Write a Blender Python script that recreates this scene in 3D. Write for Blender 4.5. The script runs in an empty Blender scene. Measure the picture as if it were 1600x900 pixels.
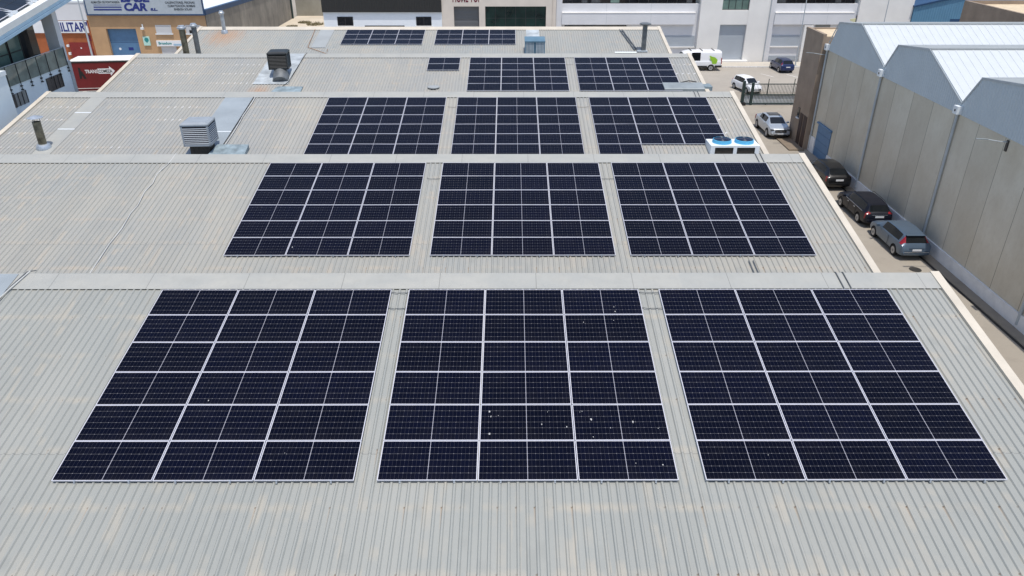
import bpy, bmesh, math, random
from mathutils import Vector, Matrix, noise
R = math.radians
random.seed(7)
sc = bpy.context.scene
C = sc.collection

# ---------------------------------------------------------------- camera, sky, sun, exposure
cd = bpy.data.cameras.new('camera'); cam = bpy.data.objects.new('camera', cd); C.objects.link(cam)
cam.location = (0, 0, 18.5)
cam.rotation_euler = (R(90 - 28.025), 0, R(-0.11))
cd.sensor_width = 36; cd.lens = 25.99; cd.clip_start = 0.1; cd.clip_end = 3000
sc.camera = cam
SUN = Vector((0.09, -0.24, 1.0)).normalized()
w = bpy.data.worlds.new('World'); sc.world = w; w.use_nodes = True
nt = w.node_tree; bg = nt.nodes['Background']; sky = nt.nodes.new('ShaderNodeTexSky')
sky.sky_type = 'NISHITA'; sky.sun_disc = False
sky.sun_elevation = math.asin(SUN.z); sky.sun_rotation = math.atan2(SUN.x, SUN.y)
sky.air_density = 1.0; sky.dust_density = 1.5; sky.ozone_density = 1.0
nt.links.new(sky.outputs[0], bg.inputs[0]); bg.inputs[1].default_value = 0.15
sl = bpy.data.lights.new('sun', 'SUN'); sl.energy = 3.2; sl.angle = R(0.53); sl.color = (1.0, 0.955, 0.89)
so = bpy.data.objects.new('sun', sl); C.objects.link(so); so.location = (0, 0, 60)
so.rotation_euler = SUN.to_track_quat('Z', 'Y').to_euler()
sc.view_settings.view_transform = 'Standard'; sc.view_settings.look = 'None'
sc.view_settings.exposure = 0.2; sc.view_settings.gamma = 1.0; sc.view_settings.use_curve_mapping = False

# ---------------------------------------------------------------- materials
class NB:
    def __init__(s, name):
        s.m = bpy.data.materials.new(name); s.m.use_nodes = True
        s.nt = s.m.node_tree; s.b = s.nt.nodes['Principled BSDF']
    def n(s, t, **k):
        x = s.nt.nodes.new(t)
        for a, v in k.items(): setattr(x, a, v)
        return x
    def l(s, a, b): s.nt.links.new(a, b)
    def val(s, sock, v):
        if hasattr(v, 'is_output'): s.l(v, sock)
        else: sock.default_value = v
    def math(s, op, a, b=0.0, c=None):
        x = s.n('ShaderNodeMath', operation=op); s.val(x.inputs[0], a); s.val(x.inputs[1], b)
        if c is not None: s.val(x.inputs[2], c)
        return x.outputs[0]
    def mix(s, f, a, b, blend='MIX'):
        x = s.n('ShaderNodeMix', data_type='RGBA', blend_type=blend)
        s.val(x.inputs[0], f); s.val(x.inputs[6], c4(a)); s.val(x.inputs[7], c4(b)); return x.outputs[2]
    def coord(s, scale=(1, 1, 1)):
        t = s.n('ShaderNodeTexCoord'); mp = s.n('ShaderNodeMapping'); s.l(t.outputs['Object'], mp.inputs[0])
        mp.inputs['Scale'].default_value = scale; return mp.outputs[0]
    def noise(s, scale, vec=None, detail=4, rough=0.55):
        x = s.n('ShaderNodeTexNoise'); x.inputs['Scale'].default_value = scale
        x.inputs['Detail'].default_value = detail; x.inputs['Roughness'].default_value = rough
        if vec is None: vec = s.coord()
        s.l(vec, x.inputs['Vector']); return x.outputs[0]
    def ramp(s, f, lo, hi):
        x = s.n('ShaderNodeMapRange'); s.val(x.inputs[0], f); x.inputs[1].default_value = lo; x.inputs[2].default_value = hi
        x.clamp = True; return x.outputs[0]
    def bump(s, h, strength=0.3, dist=0.02):
        x = s.n('ShaderNodeBump'); x.inputs['Strength'].default_value = strength; x.inputs['Distance'].default_value = dist
        s.l(h, x.inputs['Height']); s.l(x.outputs[0], s.b.inputs['Normal'])
def c4(c):
    return c if hasattr(c, 'is_output') else (tuple(c) + (1.0,) if len(c) == 3 else c)

def mat(name, col, rough=0.6, metal=0.0, var=0.12, scale=1.5, spec=0.5, coat=0.0, sc3=(1, 1, 1)):
    """plain painted / mineral surface with uneven tone"""
    b = NB(name); f = b.noise(scale, b.coord(sc3)); g = b.noise(scale * 9, b.coord(sc3), 3)
    d = tuple(max(0, c * (1 - var * 1.6)) for c in col); h = tuple(min(1, c * (1 + var)) for c in col)
    c1 = b.mix(b.ramp(f, .3, .7), d, h); c2 = b.mix(b.math('MULTIPLY', b.ramp(g, .45, .8), var), c1, d)
    b.l(c2, b.b.inputs['Base Color'])
    b.b.inputs['Roughness'].default_value = rough; b.b.inputs['Metallic'].default_value = metal
    b.b.inputs['Specular IOR Level'].default_value = spec; b.b.inputs['Coat Weight'].default_value = coat
    b.b.inputs['Coat Roughness'].default_value = 0.08
    return b.m

RIB = 0.206
def roof_mat(name, base, warm, stain, seed, rust=None, caulk=False):
    """weathered pre-painted sheet: streaks down the slope, sandy stains, fixing rows at the purlins"""
    b = NB(name); t = b.n('ShaderNodeTexCoord'); sep = b.n('ShaderNodeSeparateXYZ'); b.l(t.outputs['Object'], sep.inputs[0])
    x, y = sep.outputs[0], sep.outputs[1]
    mp = b.n('ShaderNodeMapping'); b.l(t.outputs['Object'], mp.inputs[0]); mp.inputs['Scale'].default_value = (4.5, .22, 1); mp.inputs['Location'].default_value = (seed, seed, 0)
    streak = b.noise(1.2, mp.outputs[0], 5, .6)
    mp2 = b.n('ShaderNodeMapping'); b.l(t.outputs['Object'], mp2.inputs[0]); mp2.inputs['Location'].default_value = (seed * 3, seed, 0); mp2.inputs['Scale'].default_value = (1, .55, 1)
    big = b.noise(.28, mp2.outputs[0], 4)
    fine = b.noise(14, mp2.outputs[0], 3)
    sheet = b.n('ShaderNodeTexWhiteNoise', noise_dimensions='1D'); b.l(b.math('FLOOR', b.math('DIVIDE', x, RIB * 5)), sheet.inputs['W'])
    c = b.mix(b.ramp(big, .38, .68), base, warm)
    c = b.mix(b.math('MULTIPLY', b.ramp(streak, .48, .78), .55), c, warm)
    c = b.mix(b.math('MULTIPLY', sheet.outputs[0], .22), c, tuple(v * .78 for v in base))
    # rows of fixings
    row = b.math('ABSOLUTE', b.math('SUBTRACT', b.math('FRACT', b.math('DIVIDE', b.math('ADD', y, 24.01), 1.58)), .5))
    band = b.ramp(b.math('MULTIPLY', row, 1.58), .16, .02)
    band = b.math('MULTIPLY', band, b.ramp(b.noise(1.6, mp2.outputs[0], 4), .4, .72))
    c = b.mix(b.math('MULTIPLY', band, .75), c, stain)
    mp3 = b.n('ShaderNodeMapping'); b.l(t.outputs['Object'], mp3.inputs[0]); mp3.inputs['Scale'].default_value = (3.2, .6, 1); mp3.inputs['Location'].default_value = (9 + seed, 4, 0)
    c = b.mix(b.math('MULTIPLY', b.ramp(b.noise(1.0, mp3.outputs[0], 3), .60, .72), .5), c, stain)
    cx = b.math('ABSOLUTE', b.math('SUBTRACT', b.math('FRACT', b.math('DIVIDE', x, RIB * 2)), .27))
    dot = b.math('MULTIPLY', b.math('LESS_THAN', b.math('MULTIPLY', cx, RIB * 2), .022), b.math('LESS_THAN', b.math('MULTIPLY', row, 1.58), .022))
    ribi = b.math('FLOOR', b.math('DIVIDE', x, RIB * 2)); rowi = b.math('FLOOR', b.math('DIVIDE', b.math('ADD', y, 24.01), 1.58))
    wv = b.n('ShaderNodeCombineXYZ'); b.l(ribi, wv.inputs[0]); b.l(rowi, wv.inputs[1]); wv.inputs[2].default_value = seed
    wn = b.n('ShaderNodeTexWhiteNoise', noise_dimensions='3D'); b.l(wv.outputs[0], wn.inputs['Vector'])
    c = b.mix(b.math('MULTIPLY', dot, b.math('MULTIPLY', b.ramp(wn.outputs[0], .25, .9), .85)), c, (.13, .10, .075))
    frc = b.math('FRACT', b.math('DIVIDE', b.math('ADD', y, 24.01), 1.58))
    run = b.math('MULTIPLY', b.math('MULTIPLY', b.ramp(frc, .12, .5), b.math('LESS_THAN', frc, .5)), b.math('LESS_THAN', b.math('MULTIPLY', cx, RIB * 2), .020))
    c = b.mix(b.math('MULTIPLY', run, b.math('MULTIPLY', b.ramp(wn.outputs[0], .62, .9), .55)), c, (.33, .245, .165))
    pv = b.n('ShaderNodeCombineXYZ'); b.l(b.math('MULTIPLY', b.math('FLOOR', b.math('DIVIDE', b.math('ADD', x, .10), RIB)), 7.3), pv.inputs[0]); b.l(b.math('MULTIPLY', y, .75), pv.inputs[1]); pv.inputs[2].default_value = seed * 5
    pan = b.noise(1.0, pv.outputs[0], 2)
    c = b.mix(b.math('MULTIPLY', b.ramp(pan, .60, .68), .38), c, stain)
    c = b.mix(b.math('MULTIPLY', b.ramp(pan, .40, .30), .30), c, tuple(v * .80 for v in base))
    if caulk:
        xd = b.math('MULTIPLY', b.math('ABSOLUTE', b.math('SUBTRACT', b.math('FRACT', b.math('DIVIDE', x, RIB * 2)), .3)), RIB * 2)
        dab = b.math('MULTIPLY', b.math('LESS_THAN', b.math('ADD', xd, b.math('MULTIPLY', b.noise(30, t.outputs['Object'], 2), .06)), .085), b.math('LESS_THAN', b.math('MULTIPLY', row, 1.58), .06))
        side = b.math('GREATER_THAN', b.math('ABSOLUTE', b.math('ADD', x, 2.4)), 13.4)
        where = b.math('MULTIPLY', b.ramp(b.noise(.35, mp2.outputs[0], 2), .42, .55), side)
        c = b.mix(b.math('MULTIPLY', b.math('MULTIPLY', dab, where), .85), c, (.66, .67, .68))
    lap = b.math('LESS_THAN', b.math('ABSOLUTE', b.math('ADD', y, 5.96)), .012)
    c = b.mix(b.math('MULTIPLY', lap, .35), c, (.1, .1, .095))
    c = b.mix(b.math('MULTIPLY', b.ramp(fine, .55, .9), .18), c, (.2, .19, .17))
    if rust:
        cx_, cy_, rx, ry, amt = rust
        dd = b.math('SQRT', b.math('ADD', b.math('POWER', b.math('DIVIDE', b.math('SUBTRACT', x, cx_), rx), 2.0), b.math('POWER', b.math('DIVIDE', b.math('SUBTRACT', y, cy_), ry), 2.0)))
        dd = b.math('ADD', dd, b.math('MULTIPLY', b.math('SUBTRACT', b.noise(1.4, mp.outputs[0], 4), .5), 1.1))
        c = b.mix(b.math('MULTIPLY', b.ramp(dd, 1.05, .1), amt), c, (.40, .235, .135))
    b.l(c, b.b.inputs['Base Color']); b.b.inputs['Roughness'].default_value = .55; b.b.inputs['Specular IOR Level'].default_value = .35
    return b.m

def cell_mat():
    b = NB('solar_cells'); t = b.n('ShaderNodeTexCoord'); sep = b.n('ShaderNodeSeparateXYZ'); b.l(t.outputs['Object'], sep.inputs[0])
    x, y = sep.outputs[0], sep.outputs[1]
    PW, PH = 2.279 / 2 - .019, 1.134 - .028
    ax = b.math('ABSOLUTE', x)
    u = b.math('DIVIDE', b.math('SUBTRACT', ax, .010), (PW - .010) / 12)       # half-cell index
    v = b.math('DIVIDE', b.math('ADD', y, PH / 2), PH / 6)
    fu = b.math('ABSOLUTE', b.math('SUBTRACT', b.math('FRACT', b.math('ADD', u, .5)), .5))
    fv = b.math('ABSOLUTE', b.math('SUBTRACT', b.math('FRACT', b.math('ADD', v, .5)), .5))
    du = b.math('MULTIPLY', fu, (PW - .010) / 12); dv = b.math('MULTIPLY', fv, PH / 6)
    fu2 = b.math('MULTIPLY', b.math('ABSOLUTE', b.math('SUBTRACT', b.math('FRACT', b.math('ADD', b.math('DIVIDE', u, 2.0), .5)), .5)), (PW - .010) / 6)
    lineh = b.math('LESS_THAN', dv, .0030); linev = b.math('LESS_THAN', du, .0020)
    dia = b.math('LESS_THAN', b.math('ADD', fu2, dv), .0115)
    busy = b.math('ABSOLUTE', b.math('SUBTRACT', b.math('FRACT', b.math('MULTIPLY', v, 9.0)), .5))
    bus = b.math('LESS_THAN', busy, .045)
    rnd = b.n('ShaderNodeObjectInfo')
    cid = b.n('ShaderNodeTexWhiteNoise', noise_dimensions='3D'); cv = b.n('ShaderNodeCombineXYZ')
    b.l(b.math('ADD', b.math('FLOOR', u), b.math('MULTIPLY', b.math('SIGN', x), 30)), cv.inputs[0]); b.l(b.math('FLOOR', v), cv.inputs[1]); b.l(rnd.outputs['Random'], cv.inputs[2]); b.l(cv.outputs[0], cid.inputs['Vector'])
    c = b.mix(rnd.outputs['Random'], (.0016, .0024, .0085), (.0024, .0034, .0125))
    c = b.mix(b.math('MULTIPLY', cid.outputs[0], .4), c, (.0022, .0026, .006))
    c = b.mix(b.math('MULTIPLY', bus, .12), c, (.03, .03, .045))
    c = b.mix(b.math('MULTIPLY', linev, .28), c, (.14, .14, .17))
    c = b.mix(b.math('MULTIPLY', lineh, .36), c, (.30, .30, .31))
    c = b.mix(b.math('MULTIPLY', dia, .42), c, (.42, .42, .44))
    mid = b.math('LESS_THAN', ax, .0048)
    c = b.mix(mid, c, (.40, .40, .45))
    edge = b.math('MAXIMUM', b.math('GREATER_THAN', ax, PW), b.math('GREATER_THAN', b.math('ABSOLUTE', y), PH / 2))
    c = b.mix(edge, c, (.50, .50, .55))
    dust = b.noise(1.3, None, 5); c = b.mix(b.math('MULTIPLY', b.ramp(dust, .5, .8), .010), c, (.35, .32, .28))
    low = b.math('MULTIPLY', b.ramp(b.math('ADD', y, b.math('MULTIPLY', b.noise(3.0, None, 3), .25)), -.25, -.56), .018); c = b.mix(low, c, (.30, .26, .21))
    film = b.noise(.9, None, 4); b.l(b.math('ADD', .07, b.math('MULTIPLY', film, .06)), b.b.inputs['Roughness'])
    b.l(c, b.b.inputs['Base Color'])
    b.b.inputs['IOR'].default_value = 1.33; b.b.inputs['Specular IOR Level'].default_value = .13
    return b.m

def concrete_mat(name, col, stain, seed, pitch=2.35, y0=0.0, seam=True):
    b = NB(name); t = b.n('ShaderNodeTexCoord'); sep = b.n('ShaderNodeSeparateXYZ'); b.l(t.outputs['Object'], sep.inputs[0])
    y, z = sep.outputs[1], sep.outputs[2]
    mp = b.n('ShaderNodeMapping'); b.l(t.outputs['Object'], mp.inputs[0]); mp.inputs['Location'].default_value = (seed, seed * 2, 0); mp.inputs['Scale'].default_value = (1, 1, .7)
    f = b.noise(.55, mp.outputs[0], 6, .62); g = b.noise(6, mp.outputs[0], 4)
    idx = b.math('FLOOR', b.math('DIVIDE', b.math('SUBTRACT', y, y0), pitch)); wn = b.n('ShaderNodeTexWhiteNoise', noise_dimensions='1D'); b.l(idx, wn.inputs['W'])
    c = b.mix(b.ramp(f, .35, .7), col, stain)
    c = b.mix(b.math('MULTIPLY', wn.outputs[0], .45), c, tuple(v * .80 for v in stain))
    c = b.mix(b.math('MULTIPLY', b.ramp(g, .5, .8), .2), c, tuple(v * .7 for v in stain))
    if seam:
        fr = b.math('ABSOLUTE', b.math('SUBTRACT', b.math('FRACT', b.math('DIVIDE', b.math('SUBTRACT', y, y0 - pitch / 2), pitch)), .5))
        c = b.mix(b.math('MULTIPLY', b.math('LESS_THAN', fr, .0085), .8), c, tuple(v * .35 for v in stain))
    b.l(c, b.b.inputs['Base Color']); b.b.inputs['Roughness'].default_value = .85; b.bump(g, .15, .01)
    return b.m

def ground_mat(name, a, d, crack=True):
    b = NB(name); v = b.coord(); f = b.noise(.16, v, 6, .6); g = b.noise(18, v, 4, .7); h = b.noise(1.1, v, 5, .65)
    c = b.mix(b.ramp(f, .32, .7), a, d); c = b.mix(b.math('MULTIPLY', b.ramp(h, .52, .75), .4), c, tuple(x * .68 for x in d))
    c = b.mix(b.math('MULTIPLY', b.ramp(g, .4, .8), .22), c, tuple(x * .6 for x in a))
    b.l(c, b.b.inputs['Base Color']); b.b.inputs['Roughness'].default_value = .9; b.bump(g, .2, .01); return b.m

def ribbed_mat(name, col, pitch, axis=1, depth=.5, rough=.5):
    """trapezoid cladding drawn as a bump"""
    b = NB(name); t = b.n('ShaderNodeTexCoord'); sep = b.n('ShaderNodeSeparateXYZ'); b.l(t.outputs['Object'], sep.inputs[0])
    fr = b.math('PINGPONG', b.math('DIVIDE', sep.outputs[axis], pitch), .5)
    h = b.ramp(fr, .15, .30); f = b.noise(.6); c = b.mix(b.ramp(f, .3, .7), tuple(x * .92 for x in col), col)
    b.l(c, b.b.inputs['Base Color']); b.b.inputs['Roughness'].default_value = rough; b.bump(h, depth, .04); return b.m

M = {}
warm = (.40, .375, .325)
M['roof'] = [roof_mat('roof_sheet_%s' % 'abcde'[i], b_, w_, s_, 3.1 * i, {4: (-24.7, -1.3, 1.9, 2.6, .75), 3: (-16.9, -5.5, .8, 1.1, .6)}.get(i), i in (2, 3)) for i, (b_, w_, s_) in enumerate([
    ((.285, .295, .276), (.325, .326, .298), (.395, .358, .292)), ((.295, .302, .285), (.345, .333, .292), (.41, .36, .29)),
    ((.305, .308, .293), (.36, .345, .302), (.42, .365, .29)), ((.31, .313, .298), (.36, .347, .307), (.41, .36, .29)),
    ((.305, .315, .30), (.35, .342, .305), (.40, .35, .285))])]
def ridge_mat():
    b = NB('ridge_sheet'); t = b.n('ShaderNodeTexCoord'); sep = b.n('ShaderNodeSeparateXYZ'); b.l(t.outputs['Object'], sep.inputs[0]); x = b.math('ADD', sep.outputs[0], .7)
    seg = b.n('ShaderNodeTexWhiteNoise', noise_dimensions='1D'); b.l(b.math('FLOOR', b.math('DIVIDE', x, 2.95)), seg.inputs['W'])
    f = b.noise(.7, b.coord((1, 2, 1)), 5); g = b.noise(7, b.coord((1, .4, 1)), 4)
    c = b.mix(b.ramp(f, .35, .7), (.335, .337, .312), (.39, .382, .342))
    c = b.mix(b.math('MULTIPLY', seg.outputs[0], .35), c, (.31, .32, .305)); c = b.mix(b.math('MULTIPLY', b.ramp(g, .5, .8), .22), c, (.26, .245, .21))
    lap = b.math('LESS_THAN', b.math('ABSOLUTE', b.math('SUBTRACT', b.math('FRACT', b.math('DIVIDE', x, 2.95)), .5)), .0035)
    c = b.mix(b.math('MULTIPLY', lap, .6), c, (.12, .12, .11))
    b.l(c, b.b.inputs['Base Color']); b.b.inputs['Roughness'].default_value = .5
    b.bump(b.noise(1.1, b.coord((1, .5, 1)), 2), .25, .02); return b.m
M['ridge'] = ridge_mat()
M['cream'] = mat('cream_trim', (.56, .505, .415), .6, var=.08, scale=.9)
M['flat_sheet'] = mat('smooth_sheet', (.33, .345, .34), .45, var=.06, scale=.7)
M['blue_sheet'] = mat('blue_grey_sheet', (.29, .325, .345), .45, var=.08, scale=.7)
M['cells'] = cell_mat()
M['frame'] = mat('anodised_frame', (.64, .64, .69), .4, metal=.15, var=.03)
M['galv'] = mat('galvanised_steel', (.50, .54, .58), .38, metal=.55, var=.18, scale=3)
M['duct'] = mat('duct_steel', (.25, .315, .345), .55, metal=.1, var=.25, scale=3)
M['duct_grey'] = mat('dull_duct_grey', (.29, .32, .325), .5, metal=.2, var=.1)
M['flue'] = mat('sooty_flue', (.20, .185, .135), .4, metal=.5, var=.45, scale=2.5)
M['flue_grey'] = mat('grey_flue', (.15, .16, .165), .5, metal=.3, var=.2, scale=2.5)
M['dark_plastic'] = mat('dark_plastic', (.022, .025, .027), .5, var=.2)
M['pad'] = mat('cooling_pad', (.012, .012, .010), .9, var=.4, scale=12)
M['ac_grey'] = mat('cooler_grey', (.28, .31, .34), .5, var=.08)
M['ac_slat'] = mat('cooler_slat', (.42, .45, .48), .45, var=.05)
M['dark_gap_pad'] = mat('grey_louvre_pad', (.045, .043, .05), .9, var=.5, scale=25)  # pad colour set dark so the gaps between slats contrast
M['white_paint'] = mat('white_enamel', (.74, .78, .80), .4, var=.04)
M['cyan'] = mat('cyan_fan_ring', (.10, .42, .66), .35, var=.08)
M['fan_blue'] = mat('dark_blue_blades', (.008, .02, .06), .4, var=.2)
M['coil'] = mat('dark_coil', (.035, .030, .024), .7, var=.35, scale=10)
M['white_wall'] = mat('white_render', (.78, .76, .72), .8, var=.04, scale=.4)
M['lightgrey_wall'] = mat('pale_grey_panel', (.68, .68, .69), .7, var=.035, scale=.4)
M['beige_wall'] = mat('beige_plaster', (.68, .61, .53), .85, var=.06, scale=.5)
M['tan_brick'] = mat('tan_facade', (.50, .315, .17), .85, var=.09, scale=.6)
M['orange'] = mat('orange_facade', (.36, .105, .035), .8, var=.12)
M['red_door'] = mat('dark_red_door', (.22, .018, .016), .6, var=.10)
M['curtain'] = mat('red_tarpaulin', (.165, .009, .011), .45, var=.12, scale=.7)
M['tarp_white'] = mat('white_tarpaulin', (.78, .76, .72), .5, var=.05)
M['blue_door'] = mat('blue_door', (.085, .19, .34), .5, var=.08)
M['blue_trim'] = mat('navy_trim', (.018, .060, .14), .5, var=.08)
M['sign_grey'] = mat('silver_sign', (.42, .47, .51), .4, var=.05)
M['sign_white'] = mat('white_sign', (.78, .79, .80), .45, var=.03)
M['navy'] = mat('navy_letters', (.010, .025, .19), .5, var=.05)
M['charcoal'] = mat('charcoal_letters', (.06, .07, .08), .6, var=.05)
M['crimson'] = mat('crimson_letters', (.14, .004, .02), .5, var=.05)
M['white_letter'] = mat('white_letters', (.80, .78, .78), .5, var=.03)
M['black_letter'] = mat('black_letters', (.01, .01, .01), .6, var=.05)
M['pale_yellow'] = mat('pale_yellow_panel', (.62, .60, .36), .5, var=.05)
M['teal'] = mat('teal_print', (.02, .25, .25), .5, var=.05)
M['mint'] = mat('mint_sign', (.45, .70, .62), .5, var=.04)
M['black_clad'] = ribbed_mat('black_cladding', (.022, .022, .021), .30, 0, .6)
M['white_ice'] = mat('cool_white_render', (.80, .84, .87), .7, var=.02)
M['grey_roller'] = ribbed_mat('dark_grey_roller', (.13, .135, .14), .55, 2, .25, .45)
M['pale_roller'] = ribbed_mat('pale_grey_roller', (.40, .44, .48), .10, 2, .35, .45)
M['white_shutter'] = ribbed_mat('white_shutter', (.60, .60, .60), .08, 2, .35, .5)
M['glass_green'] = mat('green_glass', (.012, .035, .028), .06, var=.35, scale=.8)
M['glass_dark'] = mat('dark_glass', (.010, .012, .015), .05, var=.4, scale=.7)
M['glass_pale'] = mat('curtained_glass', (.16, .24, .21), .08, var=.25, scale=.5)
M['blind_dim'] = mat('dim_blind', (.075, .08, .085), .2, var=.3)
M['alu_dark'] = mat('dark_aluminium', (.03, .03, .032), .4, var=.1)
M['shed_wall'] = concrete_mat('precast_panels', (.64, .60, .495), (.53, .475, .37), 5, 2.35, 40.0)
M['old_wall'] = concrete_mat('stained_concrete', (.36, .325, .27), (.19, .175, .15), 2, 3.0, 0, True)
M['yard_wall'] = concrete_mat('yard_wall_concrete', (.36, .34, .28), (.26, .24, .19), 8, 3, 0, False)
M['shed_clad'] = ribbed_mat('grey_gable_cladding', (.50, .57, .61), .22, 1, .5)
M['shed_roof'] = mat('white_roof_sheet', (.53, .56, .57), .45, var=.02)
M['plinth'] = mat('white_plinth', (.74, .75, .75), .7, var=.07)
M['pipe_grey'] = mat('grey_pipe', (.42, .46, .48), .45, var=.08)
M['brown_brick'] = mat('brown_brick', (.31, .24, .18), .9, var=.12, scale=.8)
M['beige_roof'] = mat('beige_gravel_roof', (.62, .50, .34), .9, var=.10, scale=2)
M['brown_door'] = mat('dark_brown_door', (.045, .022, .016), .6, var=.2)
M['blue_clad'] = ribbed_mat('blue_cladding', (.10, .235, .36), .30, 0, .5)
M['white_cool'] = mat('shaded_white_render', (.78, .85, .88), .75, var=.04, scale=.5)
M['eave_white'] = mat('eave_white', (.74, .75, .73), .45, var=.04)
M['eave_blue'] = mat('eave_pale_blue', (.34, .50, .64), .4, var=.05)
M['soffit'] = mat('soffit_board', (.32, .31, .27), .7, var=.08)
M['tinted_rail'] = mat('balustrade_glass', (.20, .235, .21), .06, var=.2)
M['shutter_brown'] = mat('brown_shutter', (.085, .07, .062), .6, var=.15)
M['shutter_grey'] = mat('grey_shutter', (.26, .26, .25), .6, var=.08)
M['fence_green'] = mat('dark_green_fence', (.022, .045, .042), .5, var=.15)
M['asphalt'] = ground_mat('worn_concrete_ground', (.34, .305, .25), (.285, .25, .205))
M['road'] = ground_mat('worn_asphalt', (.38, .345, .295), (.32, .29, .25))
M['pave'] = ground_mat('pavement_concrete', (.52, .475, .40), (.45, .41, .35))
M['paver'] = ground_mat('brown_pavers', (.23, .18, .13), (.18, .14, .10))
M['strip'] = ground_mat('stained_concrete_strip', (.30, .265, .21), (.22, .19, .15))
M['yard'] = ground_mat('pale_yard', (.60, .52, .40), (.48, .41, .31))
M['drain'] = mat('drain_channel', (.03, .028, .024), .9, var=.3)
M['line_white'] = mat('road_paint', (.70, .69, .66), .8, var=.15, scale=6)
M['cable_black'] = mat('black_cable', (.02, .02, .02), .6, var=.1)
M['cable_white'] = mat('pale_cable', (.55, .55, .53), .5, var=.1)
M['patch'] = mat('patchy_flashing', (.42, .455, .47), .5, var=.22, scale=1.6)
M['rust'] = mat('rust_stain', (.34, .18, .09), .9, var=.25, scale=3)
M['blue_vent'] = mat('sky_blue_vent', (.11, .20, .27), .45, var=.1)
M['vent_slat'] = mat('vent_slat', (.42, .47, .50), .5, var=.15)
M['dropping'] = mat('bird_lime', (.42, .42, .41), .9, var=.1)
M['tyre'] = mat('tyre_rubber', (.012, .012, .012), .85, var=.2)
M['rim'] = mat('alloy_rim', (.42, .43, .45), .35, metal=.6, var=.08)
M['hub'] = mat('brake_grey', (.14, .14, .15), .5, metal=.4, var=.2)
M['well'] = mat('wheel_well', (.006, .006, .006), .95, var=.1)
M['car_glass'] = mat('car_glass', (.008, .010, .012), .04, var=.2)
M['lamp_red'] = mat('red_lamp', (.27, .012, .018), .15, var=.1)
M['lamp_clear'] = mat('clear_lamp', (.55, .57, .60), .12, metal=.3, var=.2)
M['car_lamp'] = mat('smoked_lamp', (.10, .11, .12), .08, metal=.2, var=.3)
M['trim_black'] = mat('black_trim', (.012, .012, .013), .5, var=.1)
M['plate'] = mat('number_plate', (.72, .73, .74), .5, var=.04)
M['chrome'] = mat('chrome', (.75, .76, .78), .15, metal=.9, var=.03)
M['lime'] = mat('lime_print', (.30, .56, .03), .5, var=.05)
def paint(name, col, metal=.3): return mat(name, col, .32, metal=metal, var=.03, coat=.45)
M['p_blue'] = paint('steel_blue_paint', (.085, .125, .175))
M['p_dark'] = mat('midnight_paint', (.006, .007, .014), .35, var=.05, spec=.25, coat=.15)
M['p_black'] = paint('black_paint', (.005, .005, .006), .1)
M['p_silver'] = paint('silver_paint', (.46, .50, .54), .45)
M['p_navy'] = paint('cobalt_paint', (.008, .020, .085))
M['p_white'] = paint('white_paint', (.78, .79, .80), 0)

# ---------------------------------------------------------------- mesh helpers
class MB:
    def __init__(s): s.v = []; s.f = []
    def add(s, vs, fs):
        o = len(s.v); s.v += [Vector(v) for v in vs]; s.f += [tuple(i + o for i in f) for f in fs]; return s
    def box(s, x0, x1, y0, y1, z0, z1):
        return s.add([(x, y, z) for z in (z0, z1) for y in (y0, y1) for x in (x0, x1)],
                     [(0, 2, 3, 1), (4, 5, 7, 6), (0, 1, 5, 4), (2, 6, 7, 3), (0, 4, 6, 2), (1, 3, 7, 5)])
    def prism(s, pts, axis, a, b):
        """polygon (2d) extruded along axis from a to b; 2d coords are the other two axes in order"""
        def P(p, t):
            return (t, p[0], p[1]) if axis == 0 else (p[0], t, p[1]) if axis == 1 else (p[0], p[1], t)
        n = len(pts); vs = [P(p, a) for p in pts] + [P(p, b) for p in pts]
        return s.add(vs, [tuple(range(n))[::-1], tuple(range(n, 2 * n))] + [(i, (i + 1) % n, (i + 1) % n + n, i + n) for i in range(n)])
    def tube(s, pts, r, n=8, cap=True):
        pts = [Vector(p) for p in pts]; o = len(s.v); up = Vector((0, 0, 1))
        for i, p in enumerate(pts):
            d = (pts[min(i + 1, len(pts) - 1)] - pts[max(i - 1, 0)]).normalized()
            a = d.cross(up if abs(d.z) < .95 else Vector((1, 0, 0))).normalized(); b = a.cross(d)
            rr = r[i] if isinstance(r, (list, tuple)) else r
            s.v += [p + (a * math.cos(2 * math.pi * k / n) + b * math.sin(2 * math.pi * k / n)) * rr for k in range(n)]
        for i in range(len(pts) - 1):
            for k in range(n):
                s.f.append((o + i * n + k, o + i * n + (k + 1) % n, o + (i + 1) * n + (k + 1) % n, o + (i + 1) * n + k))
        if cap:
            s.f.append(tuple(o + k for k in range(n))[::-1]); s.f.append(tuple(o + (len(pts) - 1) * n + k for k in range(n)))
        return s
    def lathe(s, prof, n=24, c=(0, 0, 0), axis='z'):
        o = len(s.v)
        for r, h in prof:
            for k in range(n):
                a = 2 * math.pi * k / n; q = (r * math.cos(a), r * math.sin(a), h)
                if axis == 'x': q = (q[2], q[0], q[1])
                if axis == 'y': q = (q[0], q[2], q[1])
                s.v.append(Vector(q) + Vector(c))
        for i in range(len(prof) - 1):
            for k in range(n): s.f.append((o + i * n + k, o + i * n + (k + 1) % n, o + (i + 1) * n + (k + 1) % n, o + (i + 1) * n + k))
        s.f.append(tuple(o + k for k in range(n))[::-1]); s.f.append(tuple(o + (len(prof) - 1) * n + k for k in range(n)))
        return s
    def xf(s, m): s.v = [m @ v for v in s.v]; return s

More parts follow.
